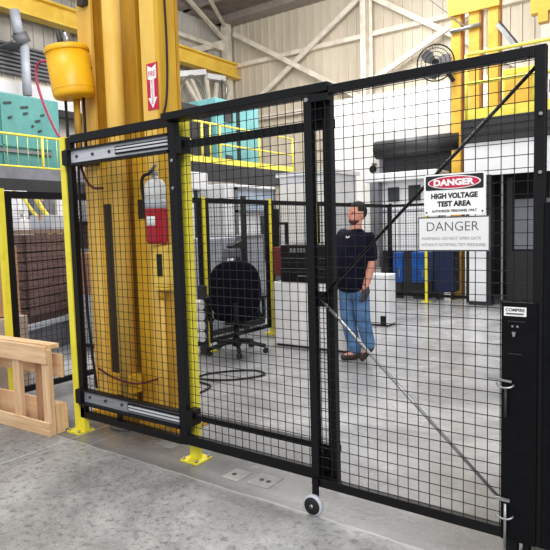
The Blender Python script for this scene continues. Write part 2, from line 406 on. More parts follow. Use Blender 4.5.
tr = empty('teal_enclosure', (-11.6, 14, 3.4), 0, 'pale teal machine enclosure on the platform right of the yellow column', 'machine')
part('panel', teal_l, tr, [(-12.6, -11.5, 13.25, 14.2, 3.4, 5.4), (-12.6, -11.48, 14.3, 15.3, 3.4, 5.4)], .02)
part('mullion', darkg, tr, [(-11.52, -11.44, 14.2, 14.3, 3.4, 5.4)])
part('window', glassd, tr, [(-11.5, -11.46, 13.6, 14.0, 4.75, 5.05)]); part('window', glassd, tr, [(-11.5, -11.46, 13.65, 13.9, 3.55, 3.75)])
part('side_door', darkg, tr, [(-12.4, -11.7, 11.3, 13.2, 3.4, 5.1)])
pr = empty('right_platform', (-11.3, 14, 2.9), 0, 'dark grey steel platform below the pale teal enclosure', 'platform')
part('deck', darkg, pr, [(-12.8, -10.95, 10.3, 16.6, 3.18, 3.38)]); part('fascia', darkg, pr, [(-11.0, -10.92, 10.3, 16.6, 2.86, 3.36)])
for y in (10.6, 16.2): part('leg', darkg, pr, [(-12.7, -12.5, y, y+.2, 0, 3.18)])
rr = empty('platform_railing', (-10.95, 14, 3.4), 0, 'bright yellow railing with toe board in front of the pale teal enclosure', 'railing')
railing(rr, -10.95, 10.5, 16.5, 3.38, 4.45, (11.2, 12.0, 12.35, 12.75, 14.6, 16.45), None, (3.36, 3.52))
# pale wall bracket with bent silver ducts
du = empty('duct_bracket', (-17.4, 19.5, 5.5), 0, 'cluster of fanned white brackets and bent silver ducts under the crane beam end', 'duct')
for a in ((18.0, 8.1), (18.45, 8.2), (19.6, 8.2), (20.3, 8.05), (21.3, 7.9)):
    MB().bar((-17.5, 19.9, 6.0), (-17.5, a[0], a[1]), .1, .17).build('brace', trimw, du)
for a, b in (((17.6, 7.9), (19.4, 8.35)), ((19.5, 8.2), (20.7, 8.3))):
    MB().bar((-17.4, a[0], a[1]), (-17.4, b[0], b[1]), .2, .22).build('duct', white, du)
MB().tube(spline([(-17.3, 17.7, 6.3), (-17.3, 17.8, 7.4), (-17.3, 18.5, 8.0), (-17.3, 19.2, 7.5), (-17.3, 19.5, 6.3)]), .05).build('hose', steel, du)
MB().tube(spline([(-17.3, 19.9, 6.3), (-17.3, 20.6, 7.3), (-17.3, 20.7, 7.9), (-17.3, 20.4, 8.2)]), .05).build('hose', steel, du)
part('wall_plate', midg, du, [(-18.24, -17.6, 17.2, 21.2, 5.8, 6.1)])
gp = empty('vent_pipe', (-17.6, 11.2, 5.7), 0, 'pale grey vent pipe with a flange high on the left wall', 'pipe')
MB().cyl((-17.2, 10.6, 7.75), (-17.2, 10.5, 8.45), .16).build('upper_pipe', lightg, gp)
MB().cyl((-17.2, 10.78, 5.9), (-17.2, 10.78, 7.5), .14).build('lower_pipe', lightg, gp)
MB().cyl((-17.2, 10.76, 7.5), (-17.2, 10.62, 7.78), .24).build('flange', midg, gp)
part('bracket', midg, gp, [(-18.25, -17.2, 10.4, 10.95, 7.46, 7.52)])

# ------------------------------------------------------------------ mezzanine and gantry on the right
me_ = empty('mezzanine', (-1, 11, 0), 0, 'black edged mezzanine booth with a white front panel at right', 'mezzanine')
part('fascia', darkg, me_, [(-3.44, 2.5, 10.72, 10.86, 2.95, 3.36)])
part('rib', mat('rib_dark', (40, 40, 44), .5), me_, [(-3.44, 2.5, 10.7, 10.73, 3.07, 3.1), (-3.44, 2.5, 10.7, 10.73, 3.22, 3.25)])
part('deck', darkg, me_, [(-3.44, 2.5, 10.86, 13.4, 3.2, 3.36)])
part('front_panel', white, me_, [(-3.4, 2.5, 10.76, 10.84, 2.35, 2.94)])
part('column', white, me_, [(-3.3, -3.0, 10.74, 10.98, .07, 2.36)])
part('column_side', darkg, me_, [(-3.0, -2.92, 10.76, 10.98, 0, 2.36)]); part('column_base', darkg, me_, [(-3.31, -2.91, 10.72, 11.0, 0, .07)])
part('back_wall', mat('booth_dark', (36, 37, 40), .6), me_, [(-3.4, 2.5, 12.4, 12.5, 0, 3.2)])
part('side_wall', MT['booth_dark'], me_, [(-3.44, -3.36, 11.0, 12.4, 0, 3.2)])
part('door_frame', steel, me_, [(-2.78, -2.74, 10.85, 10.9, 0.1, 2.36)])
part('window', lightg, me_, [(-3.0, -2.2, 12.34, 12.4, .95, 1.95)])
part('dark_panel', mat('booth_panel', (22, 23, 26), .6), me_, [(-2.7, 2.5, 10.95, 11.05, .1, .98), (-2.7, -2.6, 10.95, 11.05, .98, 2.3)])
mr = empty('mezzanine_railing', (-1, 10.75, 3.36), 0, 'yellow railing along the mezzanine edge in front of the gantry columns', 'railing')
for z in (4.52, 4.0): MB().cyl((-3.36, 10.78, z), (2.5, 10.78, z), .032, n=8).build('top_rail' if z > 4.2 else 'middle_rail', rail_y, mr)
for x in (-3.36, -1.9, -.4): MB().cyl((x, 10.78, 3.36), (x, 10.78, 4.52), .035, n=8).build('post', rail_y, mr)
part('toe_board', rail_y, mr, [(-3.4, 2.5, 10.76, 10.8, 3.36, 3.54)])
mo = empty('yellow_control_cabinet', (-2.5, 11.6, 3.36), 0, 'yellow cabinet on the mezzanine behind the railing', 'cabinet')
part('body', rail_y, mo, [(-2.9, -2.35, 11.4, 11.9, 3.36, 4.3)], .02); part('door', gantry_y, mo, [(-2.85, -2.4, 11.37, 11.4, 3.45, 4.2)])
mo = empty('white_crate', (-1.9, 11.8, 3.36), 0, 'white case on the mezzanine right of the yellow cabinet', 'crate')
part('body', white, mo, [(-2.25, -1.5, 11.5, 12.1, 3.36, 4.15)], .02); part('lid', lightg, mo, [(-2.28, -1.47, 11.48, 12.12, 4.15, 4.2)])
ga = empty('gantry_frame', (-3.6, 12, 0), 0, 'tall orange yellow gantry frame with three columns rising at right', 'gantry')
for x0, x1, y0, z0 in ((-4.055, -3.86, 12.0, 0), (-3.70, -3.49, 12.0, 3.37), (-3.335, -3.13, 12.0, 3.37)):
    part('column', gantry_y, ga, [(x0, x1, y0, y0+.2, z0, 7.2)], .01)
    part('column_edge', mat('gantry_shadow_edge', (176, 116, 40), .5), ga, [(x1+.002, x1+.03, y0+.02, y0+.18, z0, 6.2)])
part('cross_beam', gantry_y, ga, [(-4.1, -3.1, 11.93, 11.99, 5.66, 6.1)])
MB().cyl((-4.05, 11.95, 5.36), (-3.45, 11.95, 5.38), .04, n=10).build('tie_pipe', steel, ga)
MB().bar((-3.13, 11.95, 5.3), (-2.6, 11.95, 4.55), .07).build('strut', steel, ga)
MB().bar((-3.08, 11.9, 5.34), (-2.55, 11.9, 4.58), .035).build('strut', darkg, ga)
MB().bar((-4.7, 11.95, 6.3), (-3.75, 11.95, 5.4), .02).build('guy_wire', midg, ga)
hb = empty('yellow_hoist_bracket', (-1.9, 10.9, 5.2), 0, 'yellow hoist arm end in the top right corner', 'bracket')
part('arm', gantry_y, hb, [(-2.55, -1.3, 12.0, 12.2, 5.38, 5.9)]); part('stub', gantry_y, hb, [(-2.42, -2.25, 12.0, 12.2, 5.2, 5.38)])
# wall fan
fn = empty('wall_fan', (-4.6, 11.7, 4.95), 0, 'round black cage fan mounted on the left gantry column', 'fan')
fc = Vector((-4.27, 11.7, 4.735)); fr = .36
fx = Matrix.Translation(fc) @ Euler((0, 0, R(20)), 'XYZ').to_matrix().to_4x4()
mb = MB()
for q in (1, .78, .55, .3): mb.tube([(fr*q*math.cos(a*math.pi/16), -.11*(1.05-q*q)-.02, fr*q*math.sin(a*math.pi/16)) for a in range(32)], .007 if q < 1 else .014, 6, True)
for k in range(32):
    a = k*math.pi/16; mb.tube([(fr*q*math.cos(a), -.11*(1.05-q*q)-.02, fr*q*math.sin(a)) for q in (.1, .4, .7, 1)], .0035, 4)
mb.build('cage', plastic, fn, xf=fx)
mb = MB()
for k in range(3):
    a = k*2*math.pi/3+.4; c, s = math.cos(a), math.sin(a)
    pts = [(.05, -.05), (.16, -.13), (.31, -.11), (.33, .04), (.2, .1), (.06, .05)]
    vs = [(x*c-z*s, y+z*.35, x*s+z*c) for y in (-.005, .005) for x, z in pts]
    mb.add(vs, [tuple(range(6)), tuple(range(11, 5, -1))] + [(i_, (i_+1) % 6, 6+(i_+1) % 6, 6+i_) for i_ in range(6)])
mb.build('blade', midg, fn, xf=fx)
MB().cyl((0, -.06, 0), (0, .2, 0), .07).build('motor', plastic, fn, xf=fx)
MB().bar((fc.x+.05, fc.y+.2, fc.z), (-4.0, 12.0, fc.z-.35), .07).build('bracket', plastic, fn)

# white machining enclosure under the roller door
en = empty('machine_enclosure', (-5.0, 11.4, 0), 0, 'white machine enclosure with two dark windows below the roller door', 'machine')
part('body', white, en, [(-5.6, -4.2, 11.6, 12.1, .95, 2.55)], .02)
part('canopy', white, en, [(-5.75, -4.15, 11.4, 12.15, 2.42, 2.6)], .02)
part('window', glassd, en, [(-5.28, -5.03, 11.57, 11.6, 2.0, 2.3)]); part('window', glassd, en, [(-4.82, -4.56, 11.57, 11.6, 2.0, 2.32)])
part('grey_upright', midg, en, [(-5.62, -5.42, 11.4, 11.6, .6, 2.42)])
part('seam', lightg, en, [(-5.6, -4.2, 11.58, 11.6, 1.8, 1.83), (-5.05, -5.02, 11.58, 11.6, .95, 1.8)])
part('base', darkg, en, [(-5.5, -4.25, 11.7, 12.1, 0, .95)])
for k, (x0, x1, lab) in enumerate(((-4.97, -4.77, 'narrow blue steel cabinet beside the black corner post of the rear fence'), (-4.57, -4.27, 'wider blue steel cabinet left of the thin yellow rear fence post'))):
    b_ = empty('blue_cabinet', ((x0+x1)/2, 11.4, 0), 0, lab, 'cabinet', 'blue cabinets behind the rear fence')
    d_ = 11.22 if k == 0 else 11.5
    part('body', blue, b_, [(x0, x1, 11.1, d_, .33, .95)], .015); part('base', darkg, b_, [(x0+.02, x1-.02, 11.13, d_-.02, 0, .33)])
    part('handle', steel, b_, [(x1-.07, x1-.04, 11.07, 11.1, .45, .62)])
dk = empty('dark_blue_cart', (-3.9, 11.5, 0), 0, 'dark blue tool cart in the shade behind the thin yellow post', 'cart')
part('body', navy_p, dk, [(-4.15, -3.75, 11.2, 11.6, .15, 1.0)], .02); part('top', darkg, dk, [(-4.18, -3.72, 11.18, 11.62, 1.0, 1.04)])
for x in (-4.1, -3.8): MB().cyl((x-.02, 11.3, .07), (x+.02, 11.3, .07), .07).build('wheel', rubber, dk)

# ------------------------------------------------------------------ white and grey equipment left of the person
wc = empty('white_machine_cabinet', (-5.9, 9.2, 0), 0, 'tall white machine cabinet behind the side fence, left of the person', 'cabinet')
part('body', white, wc, [(-6.3, -5.15, 9.0, 9.9, .1, 2.45)], .02); part('top_cap', white, wc, [(-6.35, -5.1, 8.95, 9.95, 2.45, 2.52)])
part('door', whitew, wc, [(-6.25, -5.75, 8.97, 9.0, .3, 2.3)]); part('door', whitew, wc, [(-5.7, -5.2, 8.97, 9.0, .3, 2.3)])
part('plinth', darkg, wc, [(-6.25, -5.2, 9.05, 9.9, 0, .1)])
wd_ = empty('white_window_booth', (-6.6, 8.4, 0), 0, 'white booth with a pale blue window under the dark platform', 'booth')
part('frame', white, wd_, [(-7.3, -6.55, 7.7, 9.2, 0, 2.3)], .01)
part('window', glassb, wd_, [(-6.56, -6.52, 8.0, 9.1, 1.85, 2.2)])
part('window_frame', midg, wd_, [(-6.57, -6.5, 7.95, 8.0, 1.3, 2.25), (-6.57, -6.5, 9.1, 9.15, 1.3, 2.25), (-6.57, -6.5, 7.95, 9.15, 2.2, 2.25), (-6.57, -6.5, 7.95, 9.15, 1.8, 1.85)])
part('window', glassd, wd_, [(-6.56, -6.52, 8.7, 8.9, .9, 1.75)])
wf = empty('white_press', (-7.2, 7.3, 0), 0, 'white and grey press with black uprights just right of the yellow post', 'machine')
part('body', lightg, wf, [(-8.4, -7.0, 6.7, 7.6, 0, 2.35)], .02)
part('hood', white, wf, [(-8.2, -6.85, 6.5, 7.62, 2.2, 2.5)], .02)
part('pillar', white, wf, [(-7.0, -6.9, 7.1, 7.3, 0, 2.2)]); part('pillar', darkg, wf, [(-7.0, -6.9, 6.85, 6.97, 0, 2.2)]); part('pillar', darkg, wf, [(-7.0, -6.92, 7.32, 7.42, .9, 2.2)])
gc = empty('grey_cabinet', (-5.7, 6.6, 0), 0, 'light grey steel cabinet directly behind the office chair', 'cabinet')
part('body', lightg, gc, [(-6.1, -5.5, 6.02, 6.7, .08, 1.4)], .015); part('plinth', darkg, gc, [(-6.05, -5.52, 6.05, 6.68, 0, .08)])
part('drawer', lightg, gc, [(-5.5, -5.485, 6.06, 6.66, .15, .7)]); part('drawer', lightg, gc, [(-5.5, -5.485, 6.06, 6.66, .75, 1.34)])
gc = empty('grey_cabinet', (-5.7, 7.1, 0), 0, 'grey steel cabinet right of the other one, behind the chair armrest', 'cabinet')
part('body', midg, gc, [(-6.1, -5.5, 6.78, 7.4, .08, 1.42)], .015); part('plinth', darkg, gc, [(-6.05, -5.52, 6.8, 7.38, 0, .08)])
part('door', lightg, gc, [(-5.5, -5.485, 6.84, 7.34, .15, 1.36)])
ra = empty('bench_machine', (-5.3, 6.7, 1.1), 0, 'dark grey machine arm on a vertical post rising behind the chair back', 'machine')
part('post', darkg, ra, [(-5.42, -5.36, 6.72, 6.78, 0, 2.0)]); MB().bar((-5.4, 6.72, 1.3), (-5.42, 6.45, 1.22), .1, .12).build('arm', darkg, ra)
part('head', midg, ra, [(-5.46, -5.34, 6.35, 6.6, 1.1, 1.24)], .02); MB().cyl((-5.38, 6.4, 1.0), (-5.38, 6.4, 1.1), .045).build('nozzle', white, ra)
cw = empty('white_work_cabinet', (-3.9, 6.1, 0), 0, 'low white cabinet carrying black equipment, left of the person', 'cabinet')
part('body', white, cw, [(-4.36, -3.3, 6.02, 6.6, .03, .83)], .012); part('base', darkg, cw, [(-4.34, -3.32, 6.05, 6.58, 0, .03)])
part('door', white, cw, [(-3.95, -3.93, 6.005, 6.02, .06, .8)])
be = empty('black_test_instrument', (-3.9, 6.1, .83), 0, 'black rack instrument with a row of pale buttons on the white cabinet', 'instrument')
part('case', plastic, be, [(-4.26, -3.42, 6.06, 6.55, .83, 1.3)], .01)
part('display', mat('button_strip', (120, 120, 122), .4), be, [(-4.1+.05*k, -4.07+.05*k, 6.045, 6.06, 1.2, 1.26) for k in range(8)])
part('tray', plastic, be, [(-4.22, -3.46, 6.0, 6.06, .85, .98)]); part('tray_handle', steel, be, [(-3.95, -3.75, 5.985, 6.0, .91, .925)])
part('divider', midg, be, [(-4.26, -3.42, 6.055, 6.06, 1.13, 1.135), (-4.26, -3.42, 6.055, 6.06, 1.0, 1.005)])
rb = empty('dark_red_case', (-4.66, 6.75, 0), 0, 'dark red case left of the black instrument behind the yellow post', 'case')
part('body', red_box, rb, [(-4.78, -4.55, 6.62, 6.9, .85, 1.25)], .01); part('stand', midg, rb, [(-4.76, -4.57, 6.64, 6.88, 0, .85)])
mn = empty('black_display_stand', (-5.05, 7.2, 0), 0, 'thin black rectangular stand above the dark red case', 'stand')
part('upright', plastic, mn, [(-5.18, -5.1, 7.2, 7.25, 0, 1.8)]); part('upright', plastic, mn, [(-4.97, -4.94, 7.2, 7.25, 0, 1.6)]); part('crossbar', plastic, mn, [(-5.1, -4.97, 7.2, 7.25, 1.56, 1.6)])
wt = empty('white_utility_box', (-3.55, 7.6, 0), 0, 'low white box with a black socket right of the person', 'box')
part('body', white, wt, [(-4.05, -3.62, 7.9, 8.2, .03, .78)], .012); part('socket', plastic, wt, [(-3.74, -3.66, 7.88, 7.9, .03, .16)]); part('base', darkg, wt, [(-4.03, -3.64, 7.92, 8.18, 0, .03)])

# ------------------------------------------------------------------ inner fence of the test cell (side run along Y, rear run along X)
fx0 = -4.88; ZF = 1.91
def side_post(y, lab, m=post_y):
    t = empty('inner_fence_post', (fx0, y, 0), 0, lab, 'fence post', 'posts of the inner fence')
    part('upright', m, t, [(fx0-.024, fx0+.024, y-.024, y+.024, 0.01, ZF+.02)]); part('base_plate', post_y, t, [(fx0-.09, fx0+.09, y-.09, y+.09, 0, .015)])
for y, lab, m in ((2.74, 'yellow inner fence post beside the cardboard at the left edge', post_y), (5.31, 'yellow inner fence post left of the office chair', post_y), (6.69, 'yellow inner fence post right of the office chair', post_y),
               (7.96, 'yellow inner fence post hidden partly by the gate uprights', post_y), (10.8, 'black inner fence corner post with a yellow foot beside the person', black)):
    side_post(y, lab, m)
def side_panel(y0, y1, lab):
    t = empty('inner_mesh_fence', (fx0, y0, 0), 0, lab, 'fence panel', 'mesh panels of the inner fence')
    for y in (y0, y1-.05): part('stile', black, t, [(fx0-.02, fx0+.02, y, y+.05, .15, ZF-.06)])
    part('top_rail', black, t, [(fx0-.025, fx0+.025, y0, y1, ZF-.06, ZF)]); part('bottom_rail', black, t, [(fx0-.02, fx0+.02, y0, y1, .1, .15)])
    wires_y(y0+.06, y1-.06, .15, ZF-.05, fx0, .053, .0016).build('mesh', wire_far, t)
side_panel(2.78, 5.27, 'black mesh panel running from the left post behind the yellow column')
side_panel(5.35, 6.65, 'black mesh panel behind the office chair back')
side_panel(6.73, 7.92, 'black mesh panel behind the black test instrument')
side_panel(8.0, 10.75, 'black mesh panel behind the person')
tp = empty('inner_fence_post', (-4.14, 10.8, 0), 0, 'thin yellow rear fence post under the danger signs', 'fence post', 'posts of the inner fence')
part('upright', post_y, tp, [(-4.165, -4.115, 10.775, 10.825, .01, ZF)]); part('base_plate', post_y, tp, [(-4.22, -4.06, 10.72, 10.88, 0, .015)])
def rear_panel(x0, x1, lab):
    t = empty('inner_mesh_fence', (x0, 10.8, 0), 0, lab, 'fence panel', 'mesh panels of the inner fence')
    part('top_rail', black, t, [(x0, x1, 10.78, 10.82, ZF-.05, ZF)]); part('bottom_rail', black, t, [(x0, x1, 10.78, 10.82, .1, .15)])
    wires_x(x0, x1, .15, ZF-.05, 10.8, .053, .0016).build('mesh', wire_far, t)
rear_panel(-4.84, -4.17, 'black mesh panel between the black corner post and the thin yellow post')
rear_panel(-4.11, -3.32, 'black mesh panel between the thin yellow post and the white column')

# ------------------------------------------------------------------ storage beyond the side fence at left
st = empty('slatted_crate', (-7.4, 4.4, 0), 0, 'big dark brown slatted crate stack behind the left mesh fence', 'crate')
xf = Matrix.Translation((-7.6, 4.7, 0)) @ Matrix.Rotation(R(22), 4, 'Z')
mb = MB()
for k in range(9): mb.box(-.9, .62, -1.0, -.96, .5+k*.115, .6+k*.115).box(.58, .62, -1.0, .2, .5+k*.115, .6+k*.115)
mb.build('slats', brownc, st, xf=xf)
mb = MB().box(-.88, .56, -.94, .2, .5, 1.5); mb.build('liner', mat('crate_liner', (60, 44, 44), .9), st, xf=xf)
MB().box(-.9, .62, -1.02, .2, 1.53, 1.58).build('lid', mat('crate_lid', (132, 112, 100), .8), st, xf=xf)
for x in (-.8, -.1, .45): MB().box(x, x+.12, -1.0, .2, .4, .5).build('runner', brownc, st, xf=xf)
MB().box(.35, .45, -1.012, -1.0, .95, 1.12).build('paper_tag', label_w, st, xf=xf)
sk = empty('grey_steel_skid', (-7.3, 4.4, 0), 0, 'grey steel skid carrying the dark brown crate stack', 'skid')
MB().box(-.95, .66, -1.03, .25, .34, .4).build('deck', lightg, sk, xf=xf)
for x in (-.9, .5): MB().box(x, x+.12, -.98, .2, 0, .34).build('foot', midg, sk, xf=xf)
ld = empty('step_ladder', (-8.6, 5.5, 0), 0, 'white rolling step ladder with yellow handrails behind the left mesh fence', 'ladder')
for y in (5.15, 5.5):
    MB().bar((-9.3, y, 2.2), (-8.7, y+.25, 0.0), .05).build('side_rail', white, ld)
for k in range(5):
    z = .35+k*.38; x = -9.3+.6*(2.2-z)/2.2; yo = .25*(2.2-z)/2.2
    MB().box(x-.14, x+.14, 5.15+yo, 5.5+yo, z, z+.07).build('step', white, ld)
MB().tube(spline([(-8.9, 5.6, 2.2), (-8.85, 5.65, 2.0), (-8.55, 5.95, 1.2), (-8.5, 6.0, .1)]), .04).build('handrail', rail_y, ld)
MB().tube(spline([(-9.0, 5.45, 2.2), (-8.95, 5.5, 2.0), (-8.65, 5.85, 1.2), (-8.6, 5.9, .1)]), .03).build('handrail', rail_y, ld)
rk = empty('storage_rack', (-9.6, 7.2, 0), 0, 'grey storage rack packed with goods far behind the left mesh fence', 'rack')
for y in (5.4, 6.9, 8.4): part('upright', midg, rk, [(-9.9, -9.8, y, y+.08, 0, 2.6)])
for z in (.2, 1.15, 1.75): part('shelf', midg, rk, [(-10.6, -9.8, 5.4, 8.48, z, z+.06)])
part('back', darkg, rk, [(-10.7, -10.62, 5.4, 8.48, 0, 2.6)])
goods = [('white carton on the top rack shelf at its left', white, 5.55, .5, .5), ('grey carton on the top rack shelf', midg, 6.15, .4, .42), ('white carton on the top rack shelf beside the grey carton', whitew, 6.65, .55, .48), ('pale carton on the top rack shelf at its right end', lightg, 7.35, .6, .45)]
for lab, m, y, wdt, h in goods:
    g = empty('carton', (-10.1, y, 1.81), 0, lab, 'box', 'cartons on the rack'); part('body', m, g, [(-10.4, -9.85, y, y+wdt, 1.81, 1.81+h)], .01); part('tape', card, g, [(-10.4, -9.848, y+wdt/2-.03, y+wdt/2+.03, 1.81+h-.1, 1.812+h)])
for lab, m, y, wdt, h in (('dark brown carton on the middle rack shelf at left', brownc, 5.6, .8, .5), ('dark red bin on the middle rack shelf', red_box, 6.5, .6, .42), ('brown carton on the middle rack shelf at right', brownc, 7.3, .9, .45)):
    g = empty('carton', (-10.1, y, 1.21), 0, lab, 'box', 'cartons on the rack'); part('body', m, g, [(-10.4, -9.85, y, y+wdt, 1.21, 1.21+h)], .01); part('flap', card, g, [(-10.38, -9.87, y+.02, y+wdt-.02, 1.21+h, 1.215+h)])
for k, (x, y, wx, h, m, lab) in enumerate(((-8.05, 4.75, .3, .16, white, 'white carton on top of the dark brown slatted crate'), (-7.45, 4.85, .34, .2, lightg, 'pale grey carton on top of the dark brown slatted crate, at its right'))):
    g = empty('carton', (x, y, 1.585), R(22), lab, 'box', 'cartons on the slatted crate')
    MB().box(-wx/2, wx/2, -.15, .15, 0, h).build('body', m, g, world=False, bevel=.008)
    MB().box(-.03, .03, -.152, .152, h-.06, h+.002).build('tape', card, g, world=False)
tb = empty('tan_carton', (-6.4, 4.9, 0), 0, 'tan carton seen between the left yellow post and the column', 'box')
part('body', mat('tan_carton', (196, 140, 118), .85), tb, [(-6.7, -6.1, 4.8, 5.4, .7, 1.25)], .01); part('flap', card, tb, [(-6.68, -6.12, 4.82, 5.38, 1.25, 1.26)])
gb = empty('grey_machine_base', (-6.4, 4.9, 0), 0, 'light grey machine base under the tan carton', 'machine')
part('body', lightg, gb, [(-6.8, -6.0, 4.7, 5.5, .05, .7)], .015); part('foot', darkg, gb, [(-6.75, -6.05, 4.75, 5.45, 0, .05)])
cbx = empty('cardboard_box', (-5.6, 2.75, 0), 0, 'brown cardboard carton standing at the left edge behind the pallet', 'box')
part('body', card, cbx, [(-6.1, -5.28, 2.5, 3.1, .75, 1.42)], .01); part('flap', card, cbx, [(-6.08, -5.3, 2.52, 3.08, 1.42, 1.43)])
gx = empty('grey_crate', (-5.6, 2.75, 0), 0, 'pale grey brown crate under the cardboard carton at left edge', 'crate')
part('body', mat('grey_crate', (190, 172, 158), .8), gx, [(-6.15, -5.25, 2.45, 3.15, .05, .74)], .01); part('runner', wood_d, gx, [(-6.1, -5.3, 2.5, 2.6, 0, .05), (-6.1, -5.3, 3.0, 3.1, 0, .05)])

# ------------------------------------------------------------------ big yellow column
yc = empty('yellow_steel_column', (-3.6, 3.2, 0), 0, 'massive built-up yellow steel column behind the fixed mesh panel', 'column')
H = 4.6
part('left_flange', colm_p, yc, [(-4.04, -3.87, 3.0, 3.03, 0.03, H)], .004)
part('dark_bracket', darkg, yc, [(-3.96, -3.88, 2.95, 3.0, 3.3, 3.6)])
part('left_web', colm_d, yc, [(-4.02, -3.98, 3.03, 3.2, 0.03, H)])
part('right_flange', colm_p, yc, [(-3.31, -3.162, 3.0, 3.03, 0.03, H)], .004)
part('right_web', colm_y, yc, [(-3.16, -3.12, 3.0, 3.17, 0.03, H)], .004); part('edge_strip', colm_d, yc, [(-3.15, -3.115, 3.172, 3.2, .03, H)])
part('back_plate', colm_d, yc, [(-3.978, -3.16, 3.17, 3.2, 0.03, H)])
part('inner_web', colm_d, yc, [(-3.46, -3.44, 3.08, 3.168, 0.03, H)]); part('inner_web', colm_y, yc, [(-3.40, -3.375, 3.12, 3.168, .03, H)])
part('slotted_plate', colm_y, yc, [(-3.868, -3.835, 3.01, 3.03, 0.03, 2.15), (-3.715, -3.66, 3.01, 3.03, 0.03, 2.15), (-3.835, -3.715, 3.01, 3.03, .03, .38), (-3.835, -3.715, 3.01, 3.03, 1.75, 2.15)])
part('slot', slot_shade, yc, [(-3.84, -3.71, 3.014, 3.028, .37, 1.76)])  # dark sheet just behind the plate, standing in for the slot's shade
part('cover_plate', colm_y, yc, [(-3.52, -3.312, 3.05, 3.065, 0.03, 1.62), (-3.52, -3.312, 3.05, 3.065, 1.77, 2.15), (-3.52, -3.48, 3.05, 3.065, 1.62, 1.77)])
part('slot', slot_shade, yc, [(-3.485, -3.312, 3.054, 3.064, 1.61, 1.775)])
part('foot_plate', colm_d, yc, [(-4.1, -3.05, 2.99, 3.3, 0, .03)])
pp = empty('yellow_pipe', (-3.575, 2.97, 0), 0, 'round yellow pipe standing in front of the steel column', 'pipe')
MB().cyl((-3.575, 2.965, .25), (-3.575, 2.965, H), .069, n=28).build('shaft', colm_p, pp)
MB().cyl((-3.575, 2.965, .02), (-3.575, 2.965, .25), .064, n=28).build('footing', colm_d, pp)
MB().cyl((-3.575, 2.95, 0), (-3.575, 2.95, .02), .15, n=28).build('base_ring', midg, pp)
part('collar', colm_y, pp, [(-3.51, -3.46, 2.9, 3.0, .28, .42)])
# arrow sign
ar = empty('extinguisher_arrow_sign', (-3.2, 2.998, 2.4), 0, 'red sign with a white downward arrow on the yellow column', 'sign')
cx = -3.197
part('plate', sign_r, ar, [(cx-.056, cx+.056, 2.995, 3.0, 2.405, 2.735)])
MB().prism([(cx-.044, 2.722), (cx, 2.70), (cx+.044, 2.722), (cx+.044, 2.625), (cx+.019, 2.618), (cx+.019, 2.49), (cx+.046, 2.49), (cx, 2.415), (cx-.046, 2.49), (cx-.019, 2.49), (cx-.019, 2.618), (cx-.044, 2.625)], 2.993, 2.995).build('arrow', label_w, ar)
text('lettering', 'FIRE', sign_r, ar, cx, 2.66, .07, .036, 2.993, .012, .0005)
for k, ch in enumerate('EXTINGUISHER'): text('lettering', ch, sign_r, ar, cx, 2.608-k*.0145, .006 if ch == 'I' else .018, .0115, 2.993, .01, .0005)
# extinguisher
ex = empty('fire_extinguisher', (-3.21, 2.88, 1.43), 0, 'red fire extinguisher with a white hood hanging on the yellow column', 'fire extinguisher')
ec = (-3.125, 2.912, 0)
MB().lathe([(.068, 1.437), (.077, 1.445), (.079, 1.46), (.079, 1.68), (.08, 1.685)], ec, 28).build('cylinder', red, ex)
MB().lathe([(.0785, 1.685), (.0785, 1.75)], ec, 28).build('band', lightg, ex)
MB().lathe([(.0785, 1.75), (.077, 1.82), (.07, 1.865), (.05, 1.89), (.025, 1.9), (.022, 1.925)], ec, 28).build('shoulder', label_w, ex)
MB().cyl((ec[0], ec[1], 1.92), (ec[0], ec[1], 1.95), .024).build('valve', steel, ex)
MB().bar((-3.165, 2.9, 1.945), (-3.03, 2.84, 1.985), .02, .012).build('handle', steel, ex)
MB().bar((-3.165, 2.9, 1.93), (-3.05, 2.86, 1.93), .02, .01).build('lever', steel, ex)
MB().tube(spline([(-3.14, 2.89, 1.935), (-3.195, 2.87, 1.92), (-3.218, 2.87, 1.86), (-3.218, 2.88, 1.77), (-3.21, 2.89, 1.66)]), .012).build('hose', rubber, ex)
mb = MB(); q = [(ec[0]+.0805*math.cos(R(a)), ec[1]+.0805*math.sin(R(a))) for a in range(-105, -50, 9)]
mb.add([(x, y, z) for z in (1.565, 1.63) for x, y in q], [(k, k+1, k+1+len(q), k+len(q)) for k in range(len(q)-1)], True)
lo_ = mb.build('label', label_w, ex); so_ = lo_.modifiers.new('thickness', 'SOLIDIFY'); so_.thickness = .001
part('wall_hook', darkg, ex, [(-3.19, -3.16, 2.96, 3.0, 1.72, 1.8)])
yb_ = empty('yellow_conduit_box', (-3.2, 2.93, 1.1), 0, 'yellow conduit box with a black slot below the fire extinguisher', 'electrical box')
part('case', box_y, yb_, [(-3.17, -3.045, 2.9, 2.998, 1.12, 1.42)], .008); part('slot', rubber, yb_, [(-3.125, -3.075, 2.893, 2.902, 1.2, 1.36)]); part('lower_lip', box_y, yb_, [(-3.18, -3.04, 2.895, 2.998, 1.1, 1.118)])
MB().cyl((-3.145, 2.95, .03), (-3.145, 2.95, 1.1), .016).build('conduit', colm_p, yb_)
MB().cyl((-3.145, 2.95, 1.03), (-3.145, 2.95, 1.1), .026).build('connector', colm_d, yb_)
def cable(name, pts, r, m, lab, cat='cable'):
    o = MB().tube(spline(pts), r).build(name, m); tag(o, lab, cat); return o
cable('black_cable', [(-3.105, 3.05, 4.5), (-3.105, 3.05, 3.6), (-3.1, 3.06, 2.9), (-3.1, 3.04, 2.5), (-3.11, 2.985, 2.3)], .008, rubber, 'black cable running down the corner of the yellow column')
cable('black_air_line', [(-4.06, 2.98, 2.6), (-4.08, 2.97, 1.9), (-4.06, 2.96, 1.2), (-4.02, 2.95, .7), (-3.94, 2.93, .25)], .011, rubber, 'black line bowing down the left side of the yellow column')
